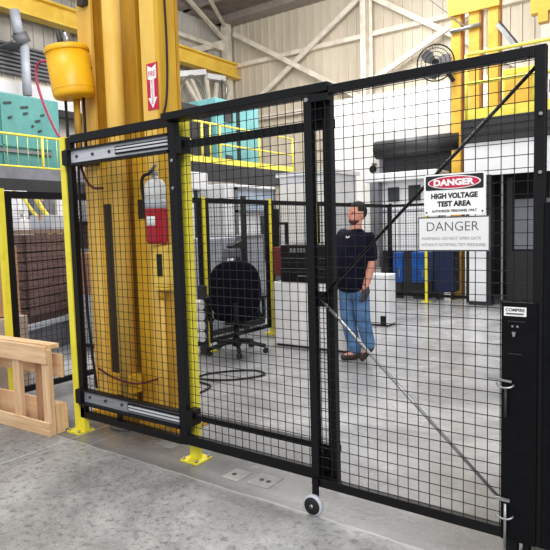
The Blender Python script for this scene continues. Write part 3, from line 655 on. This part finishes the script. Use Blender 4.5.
cable('red_cable', [(-3.95, 2.9, 2.05), (-3.86, 2.88, 1.93), (-3.74, 2.85, 1.87), (-3.62, 2.84, 1.86)], .011, darkred, 'short dark red hose sagging below the upper track')
cable('brown_strap', [(-3.9, 2.93, .42), (-3.6, 2.845, .4), (-3.4, 2.9, .37), (-3.25, 2.97, .41)], .009, darkred, 'dark red cord tied around the yellow pipe near its foot')
# tank
tk = empty('yellow_air_tank', (-3.9, 2.84, 2.57), 0, 'yellow cylindrical tank hung at the top left of the column', 'tank')
T = Matrix.Translation((-3.894, 2.84, 2.575)) @ Matrix.Rotation(R(-7), 4, (-.82, .57, 0))
MB().lathe([(.125, -.01), (.148, -.002), (.156, .01), (.159, .028), (.159, .33)], (0, 0, 0), 36).build('shell', tank_y, tk, xf=T)
MB().lathe([(.164, .325), (.167, .332), (.167, .352), (.16, .366), (.13, .372)], (0, 0, 0), 36).build('lid', tank_y, tk, xf=T)
MB().lathe([(.1595, .05), (.162, .055), (.1595, .06)], (0, 0, 0), 36).build('seam_band', tank_y, tk, xf=T)
MB().cyl((-3.9, 2.93, 2.8), (-3.9, 3.0, 2.82), .025).build('hanger', darkg, tk)
MB().cyl((-.03, -.02, .37), (-.03, -.02, .50), .022).build('fitting', darkg, tk, xf=T); MB().cyl((.03, 0, .37), (.03, 0, .47), .026).build('fitting', steel, tk, xf=T)
for x, y in ((-4.0, 2.83), (-3.87, 2.9)): MB().cyl((x, y, 2.1), (x, y, 2.6), .011, n=8).build('support_rod', rubber, tk)
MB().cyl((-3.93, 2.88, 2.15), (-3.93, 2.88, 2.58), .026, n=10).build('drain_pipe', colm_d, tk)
part('bracket', darkg, tk, [(-4.03, -3.84, 2.8, 3.0, 2.06, 2.1)])
cable('red_hose', [(-4.06, 2.83, 2.885), (-4.17, 2.8, 2.887), (-4.25, 2.8, 2.9), (-4.309, 2.8, 2.874), (-4.329, 2.8, 2.814), (-4.301, 2.8, 2.684), (-4.21, 2.8, 2.497), (-4.08, 2.79, 2.317), (-3.98, 2.8, 2.2), (-3.95, 2.86, 2.1)], .011, redhose, 'pinkish red air hose dropping from the yellow tank', 'hose')

# ------------------------------------------------------------------ front fence
def base_post(name, x, y, wx, wy, h, lab, stub=None):
    t = empty(name, (x, y, 0), 0, lab, 'fence post', 'front yellow posts')
    part('upright', post_y, t, [(x-wx/2, x+wx/2, y-wy/2, y+wy/2, .012, h)], .004)
    part('base_plate', post_y, t, [(x-.075, x+.075, y-.075, y+.075, 0, .014)], .002)
    if stub: part('stub', post_y, t, [stub])
    for a, b in ((-.058, -.058), (.058, -.058), (.058, .058), (-.058, .058)): MB().cyl((x+a, y+b, .012), (x+a, y+b, .03), .011, n=6).build('anchor_bolt', steel, t)
base_post('yellow_fence_post', -3.80, 2.66, .06, .06, 2.235, 'thin yellow fence post between the pallet and the fixed mesh panel', (-3.77, -3.72, 2.64, 2.68, .012, .2))
base_post('yellow_fence_post', -2.64, 2.72, .058, .058, 2.22, 'thicker yellow fence post behind the left end of the sliding gate')
fp = empty('fixed_mesh_fence', (-3.2, 2.66, 0), 0, 'fixed black mesh panel between the two front yellow posts', 'fence panel')
part('stile', black, fp, [(-3.765, -3.71, 2.64, 2.68, .12, 2.225)]); part('stile', black, fp, [(-2.7, -2.655, 2.65, 2.69, .12, 2.2)])
part('top_rail', black, fp, [(-3.7095, -2.7005, 2.64, 2.68, 2.185, 2.24)]); part('bottom_rail', black, fp, [(-3.7095, -2.7005, 2.64, 2.68, .12, .17)])
wires_x(-3.71, -2.7, .17, 2.185, 2.66).build('mesh', wire, fp)
part('mid_stile', black, fp, [(-3.36, -3.32, 2.66, 2.68, .12, .35)])
for z0, lab in ((2.03, 'upper silver slide track on the fixed mesh panel'), (.262, 'lower silver slide track on the fixed mesh panel')):
    t = empty('slide_track', (-3.2, 2.6, z0), 0, lab, 'track', 'slide tracks of the gate')
    part('channel', alum if z0 > 1 else alum_d, t, [(-3.69, -2.66, 2.615, 2.64, z0, z0+.088)], .002)
    part('lip', black, t, [(-3.72, -2.66, 2.59, 2.64, z0-.018, z0), (-3.72, -2.66, 2.59, 2.64, z0+.088, z0+.1)])
    part('inner_slide', black, t, [(-3.17, -2.66, 2.603, 2.615, z0+.018, z0+.07)])
    part('slide_rod', alum, t, [(-3.15, -2.66, 2.592, 2.603, z0+.028, z0+.04), (-3.15, -2.66, 2.592, 2.603, z0+.05, z0+.06)])
    part('end_stop', black, t, [(-3.735, -3.67, 2.58, 2.64, z0-.01, z0+.095)], .004)
    for x in (-3.6, -3.42, -3.24): MB().cyl((x, 2.606, z0+.045), (x, 2.617, z0+.045), .011, n=8).build('bolt', darkg, t)

# sliding gate: rear leaf
ya, yb2 = 2.6, 2.64
la = empty('sliding_gate_leaf', (-2.1, 2.62, 0), 0, 'left leaf of the black mesh sliding gate, with double rails', 'gate')
part('stile', black, la, [(-2.665, -2.595, ya, yb2, .15, 2.194)], .003); part('stile', black, la, [(-1.545, -1.497, ya, yb2, .15, 2.194)], .003)
part('header_rail', black, la, [(-2.65, -1.475, 2.535, 2.645, 2.195, 2.24)], .003)
part('bottom_rail', black, la, [(-2.5945, -1.5455, ya, yb2, .15, .212)], .003)
part('guide_rail', black, la, [(-2.6, -1.5, 2.62, 2.66, 2.03, 2.075)], .003); part('guide_rail', black, la, [(-2.6, -1.5, 2.62, 2.66, .315, .352)], .003)
wires_x(-2.595, -1.545, .212, 2.195, 2.612).build('mesh', wire, la)
for z in (2.05, .33): part('roller_bracket', black, la, [(-2.6, -2.545, 2.6, 2.68, z-.05, z+.05)])
for z in (2.12, .25): part('roller_bracket', black, la, [(-1.6, -1.53, 2.6, 2.66, z-.05, z+.06)])
for z in (.19, .36): MB().cyl((-2.63, 2.594, z+1.6), (-2.63, 2.602, z+1.6), .01, n=8).build('bolt', steel, la)
# sliding gate: front leaf
y0, y1 = 2.54, 2.58
lb = empty('sliding_gate_leaf', (-1.0, 2.56, 0), 0, 'right leaf of the black mesh sliding gate, with diagonal brace rods and a wheel', 'gate')
part('stile', black, lb, [(-1.62, -1.574, y0, y1, .145, 2.187)], .003)
part('stile', black, lb, [(-.523, -.48, y0, y1, .16, 2.222)], .003)
part('top_rail', black, lb, [(-1.474, -.5235, y0, y1, 2.18, 2.222)], .003)
part('top_rail', black, lb, [(-1.5735, -1.4745, y0, y1, 2.15, 2.187)], .003)
part('bottom_rail', black, lb, [(-1.5735, -.5235, y0, y1, .145, .193)], .003)
wires_x(-1.574, -.523, .193, 2.18, 2.548).build('mesh', wire, lb)
MB().cyl((-1.56, 2.575, 1.15), (-.515, 2.575, 2.155), .008, n=8).build('brace_rod', black, lb)
MB().cyl((-1.56, 2.575, 1.15), (-.62, 2.575, .27), .008, n=8).build('brace_rod', steel, lb)
part('brace_clip', black, lb, [(-1.58, -1.53, 2.568, 2.582, 1.11, 1.19)])
MB().cyl((-1.597, 2.53, 2.165), (-1.597, 2.545, 2.165), .011, n=8).build('bolt', steel, lb)
part('caster_stem', black, lb, [(-1.61, -1.572, 2.525, 2.539, .05, .19)], .003)
wh = MB().lathe([(.05, -.014), (.056, -.01), (.056, .01), (.05, .014)], (-1.59, 2.505, .056), 24, (0, 1, 0)).build('wheel', lightg, lb)
MB().lathe([(.02, 0), (.046, 0), (.046, .004), (.02, .006)], (-1.59, 2.491, .056), 24, (0, -1, 0)).build('tyre_face', rubber, wh)
MB().lathe([(.008, 0), (.012, .008)], (-1.59, 2.49, .056), 10, (0, -1, 0)).build('axle_cap', steel, wh)
MB().cyl((-1.59, 2.49, .056), (-1.59, 2.56, .056), .01, n=8).build('axle', steel, lb)
# lock cover and cane bolt on the gate
lk = empty('lock_cover', (-.5, 2.55, .15), 0, 'tall black sheet metal lock cover at the right end of the gate', 'lock cover')
part('plate', satin, lk, [(-.642, -.5, 2.525, 2.539, .15, 1.19)], .003)
part('plate', satin, lk, [(-.4795, -.36, 2.53, 2.56, .15, 1.6)], .003)
part('keyhole', steel, lk, [(-.6, -.592, 2.52, 2.526, 1.085, 1.093)]); part('keyhole', steel, lk, [(-.58, -.572, 2.52, 2.526, 1.085, 1.093)])
MB().prism([(-.598, 1.065), (-.583, 1.065), (-.587, 1.045), (-.594, 1.045)], 2.519, 2.526).build('key', steel, lk)
part('seam', mat('seam_grey', (44, 44, 48), .5), lk, [(-.615, -.545, 2.522, 2.526, 1.108, 1.111), (-.615, -.56, 2.522, 2.526, .97, .973)])
for x, z in ((-.495, 1.72), (-.43, .78), (-.43, 1.2), (-.495, 1.95)): MB().cyl((x, 2.522, z), (x, 2.541, z), .007, n=8).build('rivet', steel, lk)
stk = part('sticker', label_w, lk, [(-.63, -.542, 2.521, 2.526, 1.132, 1.17)])
text('sticker_lettering', 'COMPIRE', sign_b, lk, -.586, 1.158, .076, .014, 2.521, .03, .0005)
part('sticker_bar', ink, lk, [(-.622, -.552, 2.5195, 2.521, 1.139, 1.145)])
cbolt = empty('cane_bolt', (-.63, 2.5, .2), 0, 'steel cane bolt with a handle on the black lock cover', 'bolt')
MB().cyl((-.618, 2.505, .12), (-.618, 2.505, .32), .006, n=10).build('rod', steel, cbolt)
MB().cyl((-.618, 2.505, .70), (-.618, 2.505, .83), .006, n=10).build('rod', darkg, cbolt)
for z in (.845, .275):
    MB().tube([(-.618+.034*math.cos(a*math.pi/8), 2.5-.02*abs(math.sin(a*math.pi/8)), z-.012*math.sin(a*math.pi/8)) for a in range(9)], .0045, 6).build('ring', steel, cbolt)
MB().bar((-.69, 2.51, .862), (-.595, 2.51, .855), .009, .009).build('handle', steel, cbolt)
MB().bar((-.66, 2.51, .335), (-.6, 2.51, .335), .012, .012).build('handle', steel, cbolt)
gp_ = empty('gate_post', (-.4, 2.75, 0), 0, 'tall black post at the right edge behind the lock cover', 'gate post')
part('upright', black, gp_, [(-.475, -.33, 2.66, 2.8, .012, 3.2)], .004); part('base_plate', black, gp_, [(-.6, -.25, 2.6, 2.9, 0, .014)])
part('foot', black, gp_, [(-.63, -.585, 2.57, 2.62, .012, .16)]); part('foot', black, gp_, [(-.56, -.535, 2.57, 2.62, .012, .14)])
MB().cyl((-.472, 2.645, 1.0), (-.472, 2.645, 2.24), .008, n=8).build('conduit', midg, gp_)
part('catch_plate', black, gp_, [(-.64, -.45, 2.57, 2.66, .13, .2)])
part('clip', steel, gp_, [(-.485, -.46, 2.63, 2.65, 2.05, 2.1)])

# ------------------------------------------------------------------ signs
def rrect(x0, x1, z0, z1, r, n=5):
    p = []
    for cx_, cz_, a0 in ((x1-r, z1-r, 0), (x0+r, z1-r, 90), (x0+r, z0+r, 180), (x1-r, z0+r, 270)):
        p += [(cx_+r*math.cos(R(a0+90*k/n)), cz_+r*math.sin(R(a0+90*k/n))) for k in range(n+1)]
    return p
def ellipse(cx_, cz_, a, b, n=40): return [(cx_+a*math.cos(k*2*math.pi/n), cz_+b*math.sin(k*2*math.pi/n)) for k in range(n)]
s1 = empty('danger_sign', (-.86, 2.53, 1.56), 0, 'white sign with red oval reading DANGER HIGH VOLTAGE TEST AREA', 'sign')
MB().prism(rrect(-.996, -.726, 1.562, 1.742, .01), 2.53, 2.536).build('plate', label_w, s1)
MB().prism(rrect(-.988, -.734, 1.672, 1.735, .006), 2.5285, 2.53).build('header', sign_b, s1)
MB().prism(ellipse(-.861, 1.7035, .116, .0285), 2.527, 2.5285).build('oval_border', label_w, s1)
MB().prism(ellipse(-.861, 1.7035, .111, .0245), 2.5255, 2.527).build('oval', sign_r, s1)
text('danger_lettering', 'DANGER', label_w, s1, -.861, 1.7035, .178, .029, 2.5255, .05, .0006)
text('voltage_lettering', 'HIGH VOLTAGE', sign_b, s1, -.861, 1.646, .205, .025, 2.53, .055, .0006)
text('area_lettering', 'TEST AREA', sign_b, s1, -.861, 1.611, .150, .025, 2.53, .055, .0006)
text('personnel_lettering', 'AUTHORIZED PERSONNEL ONLY', sign_b, s1, -.861, 1.580, .2, .0115, 2.53, .035, .0006)
for x in (-.985, -.738): MB().cyl((x, 2.526, 1.575), (x, 2.531, 1.575), .004, n=8).build('rivet', darkg, s1)
s1.location.x += .017
s2 = empty('engraved_danger_sign', (-.86, 2.53, 1.4), 0, 'grey bordered engraved sign reading DANGER below the oval sign', 'sign')
part('border', ink, s2, [(-1.022, -.704, 2.531, 2.536, 1.402, 1.555)])
part('plate', sign_g, s2, [(-1.016, -.71, 2.527, 2.5312, 1.408, 1.549)])
text('danger_lettering', 'DANGER', ink, s2, -.865, 1.512, .23, .04, 2.527, -.008, .0006)
text('warning_lettering', 'WARNING: DO NOT OPEN GATE', ink2, s2, -.873, 1.459, .265, .013, 2.527, .0, .0006)
text('warning_lettering', 'WITHOUT NOTIFYING TEST PERSONNEL', ink2, s2, -.862, 1.431, .288, .013, 2.527, .0, .0006)

s2.location.x += .014

# ------------------------------------------------------------------ wooden pallet on edge
pa = empty('wooden_pallet', (-4.4, 2.5, 0), R(3), 'pine wood pallet standing on its edge at the lower left', 'pallet')
P = Matrix.Translation((-3.885, 2.445, 0)) @ Matrix.Rotation(R(2.5), 4, 'Z')
def wb(name, m, b, bev=.003): MB().box(*b).build(name, m, pa, bevel=bev, xf=P)
wb('deck_board', wood, (-1.1, 0, 0, .02, 0, .105)); wb('deck_board', wood, (-1.1, .0, .0, .02, .555, .69))
wb('stringer', wood2, (-.085, .0, .022, .062, .0, .66)); wb('stringer', wood2, (-.46, -.375, .022, .062, .02, .66)); wb('stringer', wood2, (-.86, -.775, .022, .062, .02, .66))
wb('stringer', wood_d, (-.30, -.20, .11, .15, .02, .66))
wb('deck_board', wood, (-1.1, -.03, .062, .15, .655, .69)); wb('deck_board', wood, (-1.1, -.02, .15, .172, .42, .6)); wb('deck_board', wood, (-1.1, -.0, .15, .172, .02, .22))
wb('block', wood2, (-.08, -.005, .07, .149, 0, .23))

# ------------------------------------------------------------------ office chair
ch = empty('office_chair', (-4.45, 5.36, 0), R(40), 'black fabric office chair on casters seen from behind', 'chair')
def cb_(name, m, mb, bevel=0): return mb.build(name, m, ch, world=False, bevel=bevel)
# local frame: +x right in view, +y away from the viewer
ch.scale = (1.1, 1.08, 1.06); WM[ch] = WM[ch] @ Matrix.Diagonal((1.1, 1.08, 1.06, 1))
def pad(w, h, t, rnd, curve=0, n=28):
    """rounded upholstered slab in local xz, thickness along y"""
    ring = []
    for k in range(n):
        a = 2*math.pi*k/n; c, s = math.cos(a), math.sin(a); e = 2/rnd
        ring.append((abs(c)**e*math.copysign(w/2, c), abs(s)**e*math.copysign(h/2, s)))
    vs, fs = [], []
    lay = [(.0, -t/2), (.82, -t/2), (.96, -t*.34), (1, 0), (.96, t*.34), (.82, t/2), (0, t/2)]
    for q, y in lay: vs += [(x*q if q else 0, y+curve*(x*q)**2, z*q if q else 0) for x, z in ring]
    for i_ in range(len(lay)-1): fs += [(i_*n+k, i_*n+(k+1) % n, (i_+1)*n+(k+1) % n, (i_+1)*n+k) for k in range(n)]
    return MB().add(vs, fs, True)
mb = pad(.56, .68, .09, 2.7, -.35); xf = Matrix.Translation((0, -.16, .755)) @ Matrix.Rotation(R(8), 4, 'X')
for v in mb.v: v.xyz = xf @ v
cb_('backrest', fabric, mb)
mb = pad(.54, .52, .10, 3.5); xf = Matrix.Translation((0.02, .12, .45)) @ Matrix.Rotation(R(90), 4, 'X')
for v in mb.v: v.xyz = xf @ v
cb_('seat', fabric, mb)
cb_('back_bar', plastic, MB().tube(spline([(0, .1, .38), (0, -.12, .38), (0, -.2, .46), (0, -.2, .62)]), .025))
cb_('mechanism', plastic, MB().box(-.12, .12, .0, .26, .34, .41), .01)
cb_('gas_lift', plastic, MB().cyl((0, .1, .12), (0, .1, .36), .03))
cb_('hub', plastic, MB().lathe([(.05, .08), (.055, .1), (.045, .17), (.03, .19)], (0, .1, 0), 16))
for s in (-1, 1):
    a_ = cb_('armrest', plastic, MB().box(s*.31-.04, s*.31+.04, -.02, .26, .64, .675), .012)
    MB().tube(spline([(s*.24, .12, .39), (s*.31, .12, .42), (s*.31, .12, .64)]), .02).build('armrest_post', plastic, a_, world=False)
for k in range(5):
    a = R(-90+72*k+4); d = Vector((math.cos(a), math.sin(a), 0)); c0 = Vector((0, .1, 0))
    lg = cb_('base_arm', plastic, MB().tube([c0+Vector((0, 0, .13)), c0+d*.12+Vector((0, 0, .125)), c0+d*.33+Vector((0, 0, .08))], .024))
    p = c0+d*.33; t_ = d.orthogonal(); t_.z = 0; t_.normalize()
    for s in (-1, 1): MB().cyl(p+t_*s*.008+Vector((0, 0, .029)), p+t_*s*.028+Vector((0, 0, .029)), .029, n=14).build('caster_wheel', rubber, lg, world=False)
cable('floor_cable', [(-4.2, 4.2, .012), (-3.75, 4.35, .012), (-3.55, 4.7, .012), (-3.8, 4.78, .012), (-4.1, 4.4, .012), (-3.95, 3.9, .012), (-3.7, 3.75, .012), (-3.75, 4.1, .012), (-4.1, 4.15, .012)], .01, rubber, 'loop of black cable lying on the floor in front of the chair')
wbt = empty('roll_rack', (-4.78, 5.08, 0), 0, 'stack of white rolls beside the thick yellow gate post', 'roll rack')
for k in range(4): MB().cyl((-4.83, 5.06, .24+k*.13), (-4.72, 5.06, .24+k*.13), .06, n=14).build('roll', white, wbt)
part('stand', darkg, wbt, [(-4.83, -4.74, 5.122, 5.18, 0, .85)])

# ------------------------------------------------------------------ floor patches
for k, (x0, x1, q0, q1, hl) in enumerate(((-3.1, -2.92, 2.76, 2.92, 0), (-2.32, -2.19, 2.6, 2.75, 1), (-2.14, -1.98, 2.62, 2.78, 2))):
    f_ = struct('trim_%d' % (100+k), MB().box(x0, x1, q0, q1, 0, .003), mat('mortar_patch', (140, 140, 138), .7, 0, (124, 124, 122), 12))
    for j in range(hl): MB().cyl(((x0+x1)/2-.02+.05*j, (q0+q1)/2, .002), ((x0+x1)/2-.02+.05*j, (q0+q1)/2, .005), .016, n=12).build('anchor_hole', rubber, f_)

# ------------------------------------------------------------------ the person
def skinned(name, m, parent, verts, edges, root=0, sub=2, extra=None):
    me = bpy.data.meshes.new(name); me.from_pydata([v[0] for v in verts], edges, [])
    o = bpy.data.objects.new(name, me); col.objects.link(o)
    sk_ = o.modifiers.new('skin', 'SKIN'); sk_.use_smooth_shade = True
    for d, v in zip(me.skin_vertices[0].data, verts):
        r = v[1]; d.radius = r if isinstance(r, tuple) else (r, r)
    me.skin_vertices[0].data[root].use_root = True
    sd = o.modifiers.new('sub', 'SUBSURF'); sd.levels = sub; sd.render_levels = sub
    dg = bpy.context.evaluated_depsgraph_get(); m2 = bpy.data.meshes.new_from_object(o.evaluated_get(dg))
    bpy.data.objects.remove(o); bpy.data.meshes.remove(me)
    bm = bmesh.new(); bm.from_mesh(m2)
    if extra: extra(bm)
    bm.to_mesh(m2); bm.free()
    for p in m2.polygons: p.use_smooth = True
    m2.materials.clear(); m2.materials.append(m)
    o = bpy.data.objects.new(name, m2); col.objects.link(o); o.parent = parent; WM[o] = WM[parent]; return o
def chain(*groups):
    """each group: list of (point, radius); first item may be an index to branch from"""
    V, E = [], []
    for g in groups:
        prev = None
        for q in g:
            if isinstance(q, int): prev = q; continue
            V.append(q); k = len(V)-1
            if prev is not None: E.append((prev, k))
            prev = k
    return V, E
# local frame: x to the right in view, y away from the viewer, z up; the figure walks to the left
pe = empty('person', (-3.03, 5.75, 0), R(28), 'person in a navy t-shirt and blue jeans walking left inside the mesh gate', 'person')
def blob(bm, c, r, seg=16, rot=None):
    M = Matrix.Translation(c) @ (rot or Matrix.Identity(4)) @ Matrix.Diagonal((r[0], r[1], r[2], 1))
    bmesh.ops.create_uvsphere(bm, u_segments=seg, v_segments=seg//2+2, radius=1, matrix=M)
HC = Vector((.035, .02, 1.665))                                           # centre of the head
fd = Vector((-.82, -.57, -.08)).normalized()                             # looking direction
sd_ = fd.cross(Vector((0, 0, 1))).normalized()
def head_extra(bm):
    yaw = math.atan2(fd.y, fd.x); Rz = Matrix.Rotation(yaw, 4, 'Z')
    blob(bm, HC, (.1, .078, .115), 20, Rz)                               # skull
    blob(bm, HC+fd*.035+Vector((0, 0, -.055)), (.066, .062, .075), 16, Rz)  # jaw
    blob(bm, HC+fd*.108+Vector((0, 0, -.018)), (.019, .014, .026), 10, Rz)  # nose
    blob(bm, HC+fd*.09+Vector((0, 0, -.062)), (.014, .026, .008), 10, Rz)   # mouth
    for s in (-1, 1):
        blob(bm, HC+sd_*s*.078+fd*-.005+Vector((0, 0, -.02)), (.02, .009, .032), 10, Rz)   # ears
        blob(bm, HC+fd*.083+sd_*s*.03+Vector((0, 0, .018)), (.014, .022, .01), 10, Rz)     # brows
hipL, hipR = Vector((.05, -.02, .9)), Vector((-.08, .06, .9))            # near (left) and far (right) hip
kneeL, ankL, toeL = Vector((.075, -.03, .48)), Vector((.15, .0, .16)), Vector((.06, -.03, .035))
kneeR, ankR, toeR = Vector((-.09, .06, .48)), Vector((-.01, .07, .08)), Vector((-.15, .02, .035))
shL, elL, wrL = Vector((.155, -.09, 1.39)), Vector((.185, -.08, 1.1)), Vector((.11, -.14, .86))
shR, elR, wrR = Vector((-.13, .14, 1.42)), Vector((-.2, .2, 1.14)), Vector((-.22, .06, .92))
V, E = chain([(Vector((-.02, .02, .93)), (.16, .13)), (Vector((-.04, .02, 1.12)), (.17, .15)), (Vector((-.01, .02, 1.32)), (.16, .13)), (Vector((.0, .02, 1.45)), (.08, .07)), (Vector((.03, .02, 1.53)), .06), (HC+Vector((0, 0, -.03)), .06)],
             [2, (shL, .062), (elL, .056), (wrL, .04), (wrL+Vector((-.012, -.012, -.06)), .034)], [2, (shR, .062), (elR, .047), (wrR, .032), (wrR+Vector((-.02, -.02, -.06)), .032)],
             [0, (hipL, .1), (kneeL, .065), (ankL, .042), (toeL, .032)], [0, (hipR, .1), (kneeR, .065), (ankR, .042), (toeR, .032)])
body = skinned('body', skin_m, pe, V, E, 0, 2, head_extra)
V, E = chain([(Vector((-.03, .02, .76)), (.19, .165)), (Vector((-.05, .01, .92)), (.235, .19)), (Vector((-.05, .01, 1.1)), (.235, .195)), (Vector((.0, .02, 1.3)), (.2, .16)), (Vector((.03, .02, 1.43)), (.13, .1)), (Vector((.03, .02, 1.5)), (.08, .075))],
             [3, (shL, .082), (shL.lerp(elL, .55), .078), (shL.lerp(elL, 1.0), .074)], [3, (shR, .082), (shR.lerp(elR, .55), .078), (shR.lerp(elR, 1.0), .074)])
skinned('t_shirt', shirt_m, pe, V, E, 0, 2)
V, E = chain([(Vector((-.02, .02, .9)), (.17, .145)), (Vector((-.02, .02, .82)), (.15, .13))],
             [1, (hipL+Vector((0, 0, -.1)), .118), (kneeL, .09), (ankL.lerp(kneeL, .25), .078), (ankL.lerp(kneeL, -.12), .07)], [1, (hipR+Vector((0, 0, -.1)), .118), (kneeR, .09), (ankR.lerp(kneeR, .25), .08), (ankR.lerp(kneeR, -.1), .07)])
skinned('jeans', jeans_m, pe, V, E, 0, 2)
for nm, a, t_ in (('shoe', ankL, toeL), ('shoe', ankR, toeR)):
    heel = a + (a-t_).normalized()*.03 + Vector((0, 0, -.05 if nm == 'shoe' and a is ankR else -.03)); d = (t_-a).normalized()
    V, E = chain([(a+Vector((.01, 0, .06)), .05), (heel, (.05, .045)), (heel.lerp(t_, .55)+Vector((0, 0, .005)), (.05, .042)), (t_, (.045, .034)), (t_+d*.03, (.034, .026))])
    skinned(nm, shoe_m, pe, V, E, 0, 2)
def hand(wr, dr, side, m):
    """gloved hand hanging from the wrist along dr, fingers slightly curled, thumb leaving the palm side"""
    d = dr.normalized(); s = side.normalized(); nrm = d.cross(s).normalized()
    G = [[(wr+d*-.05, .04), (wr+d*.005, .038), (wr+d*.05, (.044, .022)), (wr+d*.095, (.046, .02))]]
    for k, (o_, ln) in enumerate(((-.033, .066), (-.011, .078), (.012, .073), (.033, .056))):
        b = wr+d*.09+s*o_
        G.append([3, (b+d*.012, .0105), (b+d*(.012+ln*.5)+nrm*.008, .0095), (b+d*(.012+ln*.85)+nrm*.028, .0085), (b+d*(.012+ln)+nrm*.045, .0075)])
    G.append([2, (wr+d*.035-s*.045, .014), (wr+d*.07-s*.062+nrm*.01, .0115), (wr+d*.1-s*.06+nrm*.02, .0095)])
    V, E = chain(*G); return skinned('work_glove', m, pe, V, E, 0, 2)
hand(wrL, Vector((-.12, -.1, -1)), Vector((-.8, -.5, 0)), glove_m)
hand(wrR, Vector((-.1, -.1, -1)), Vector((-.8, -.5, 0)), glove_m)
# hair, beard, eyes, shirt logo
bm = bmesh.new(); yaw = math.atan2(fd.y, fd.x); Rz = Matrix.Rotation(yaw, 4, 'Z')
blob(bm, HC+fd*-.012+Vector((0, 0, .014)), (.107, .086, .115), 24, Rz)
for v in list(bm.verts):
    q = v.co-HC; a = q.dot(fd)
    if (a > .045 and q.z < .055) or (a > -.03 and q.z < .0) or q.z < -.075: bm.verts.remove(v)
me = bpy.data.meshes.new('hair'); bm.to_mesh(me); bm.free(); me.materials.append(hair_m)
for p in me.polygons: p.use_smooth = True
o = bpy.data.objects.new('hair', me); col.objects.link(o); o.parent = pe; so = o.modifiers.new('thickness', 'SOLIDIFY'); so.thickness = .008
bm = bmesh.new(); blob(bm, HC+fd*.042+Vector((0, 0, -.066)), (.068, .064, .072), 20, Rz)
for v in list(bm.verts):
    q = v.co-HC
    if q.z > -.07 or (q.z > -.078 and q.dot(fd) > .09): bm.verts.remove(v)
me = bpy.data.meshes.new('beard'); bm.to_mesh(me); bm.free(); me.materials.append(mat('dark_beard', (84, 52, 48), .85))
o = bpy.data.objects.new('beard', me); col.objects.link(o); o.parent = pe; so = o.modifiers.new('thickness', 'SOLIDIFY'); so.thickness = .006
for s in (-1, 1):
    bm = bmesh.new(); blob(bm, HC+fd*.087+sd_*s*.03+Vector((0, 0, .004)), (.009, .012, .006), 10, Rz)
    me = bpy.data.meshes.new('eye'); bm.to_mesh(me); bm.free(); me.materials.append(eye_m)
    o = bpy.data.objects.new('eye', me); col.objects.link(o); o.parent = pe
MB().tube([(-.1, -.135, 1.41), (-.08, -.143, 1.39), (-.055, -.15, 1.405)], .007, 6).build('shirt_logo', label_w, pe, world=False)
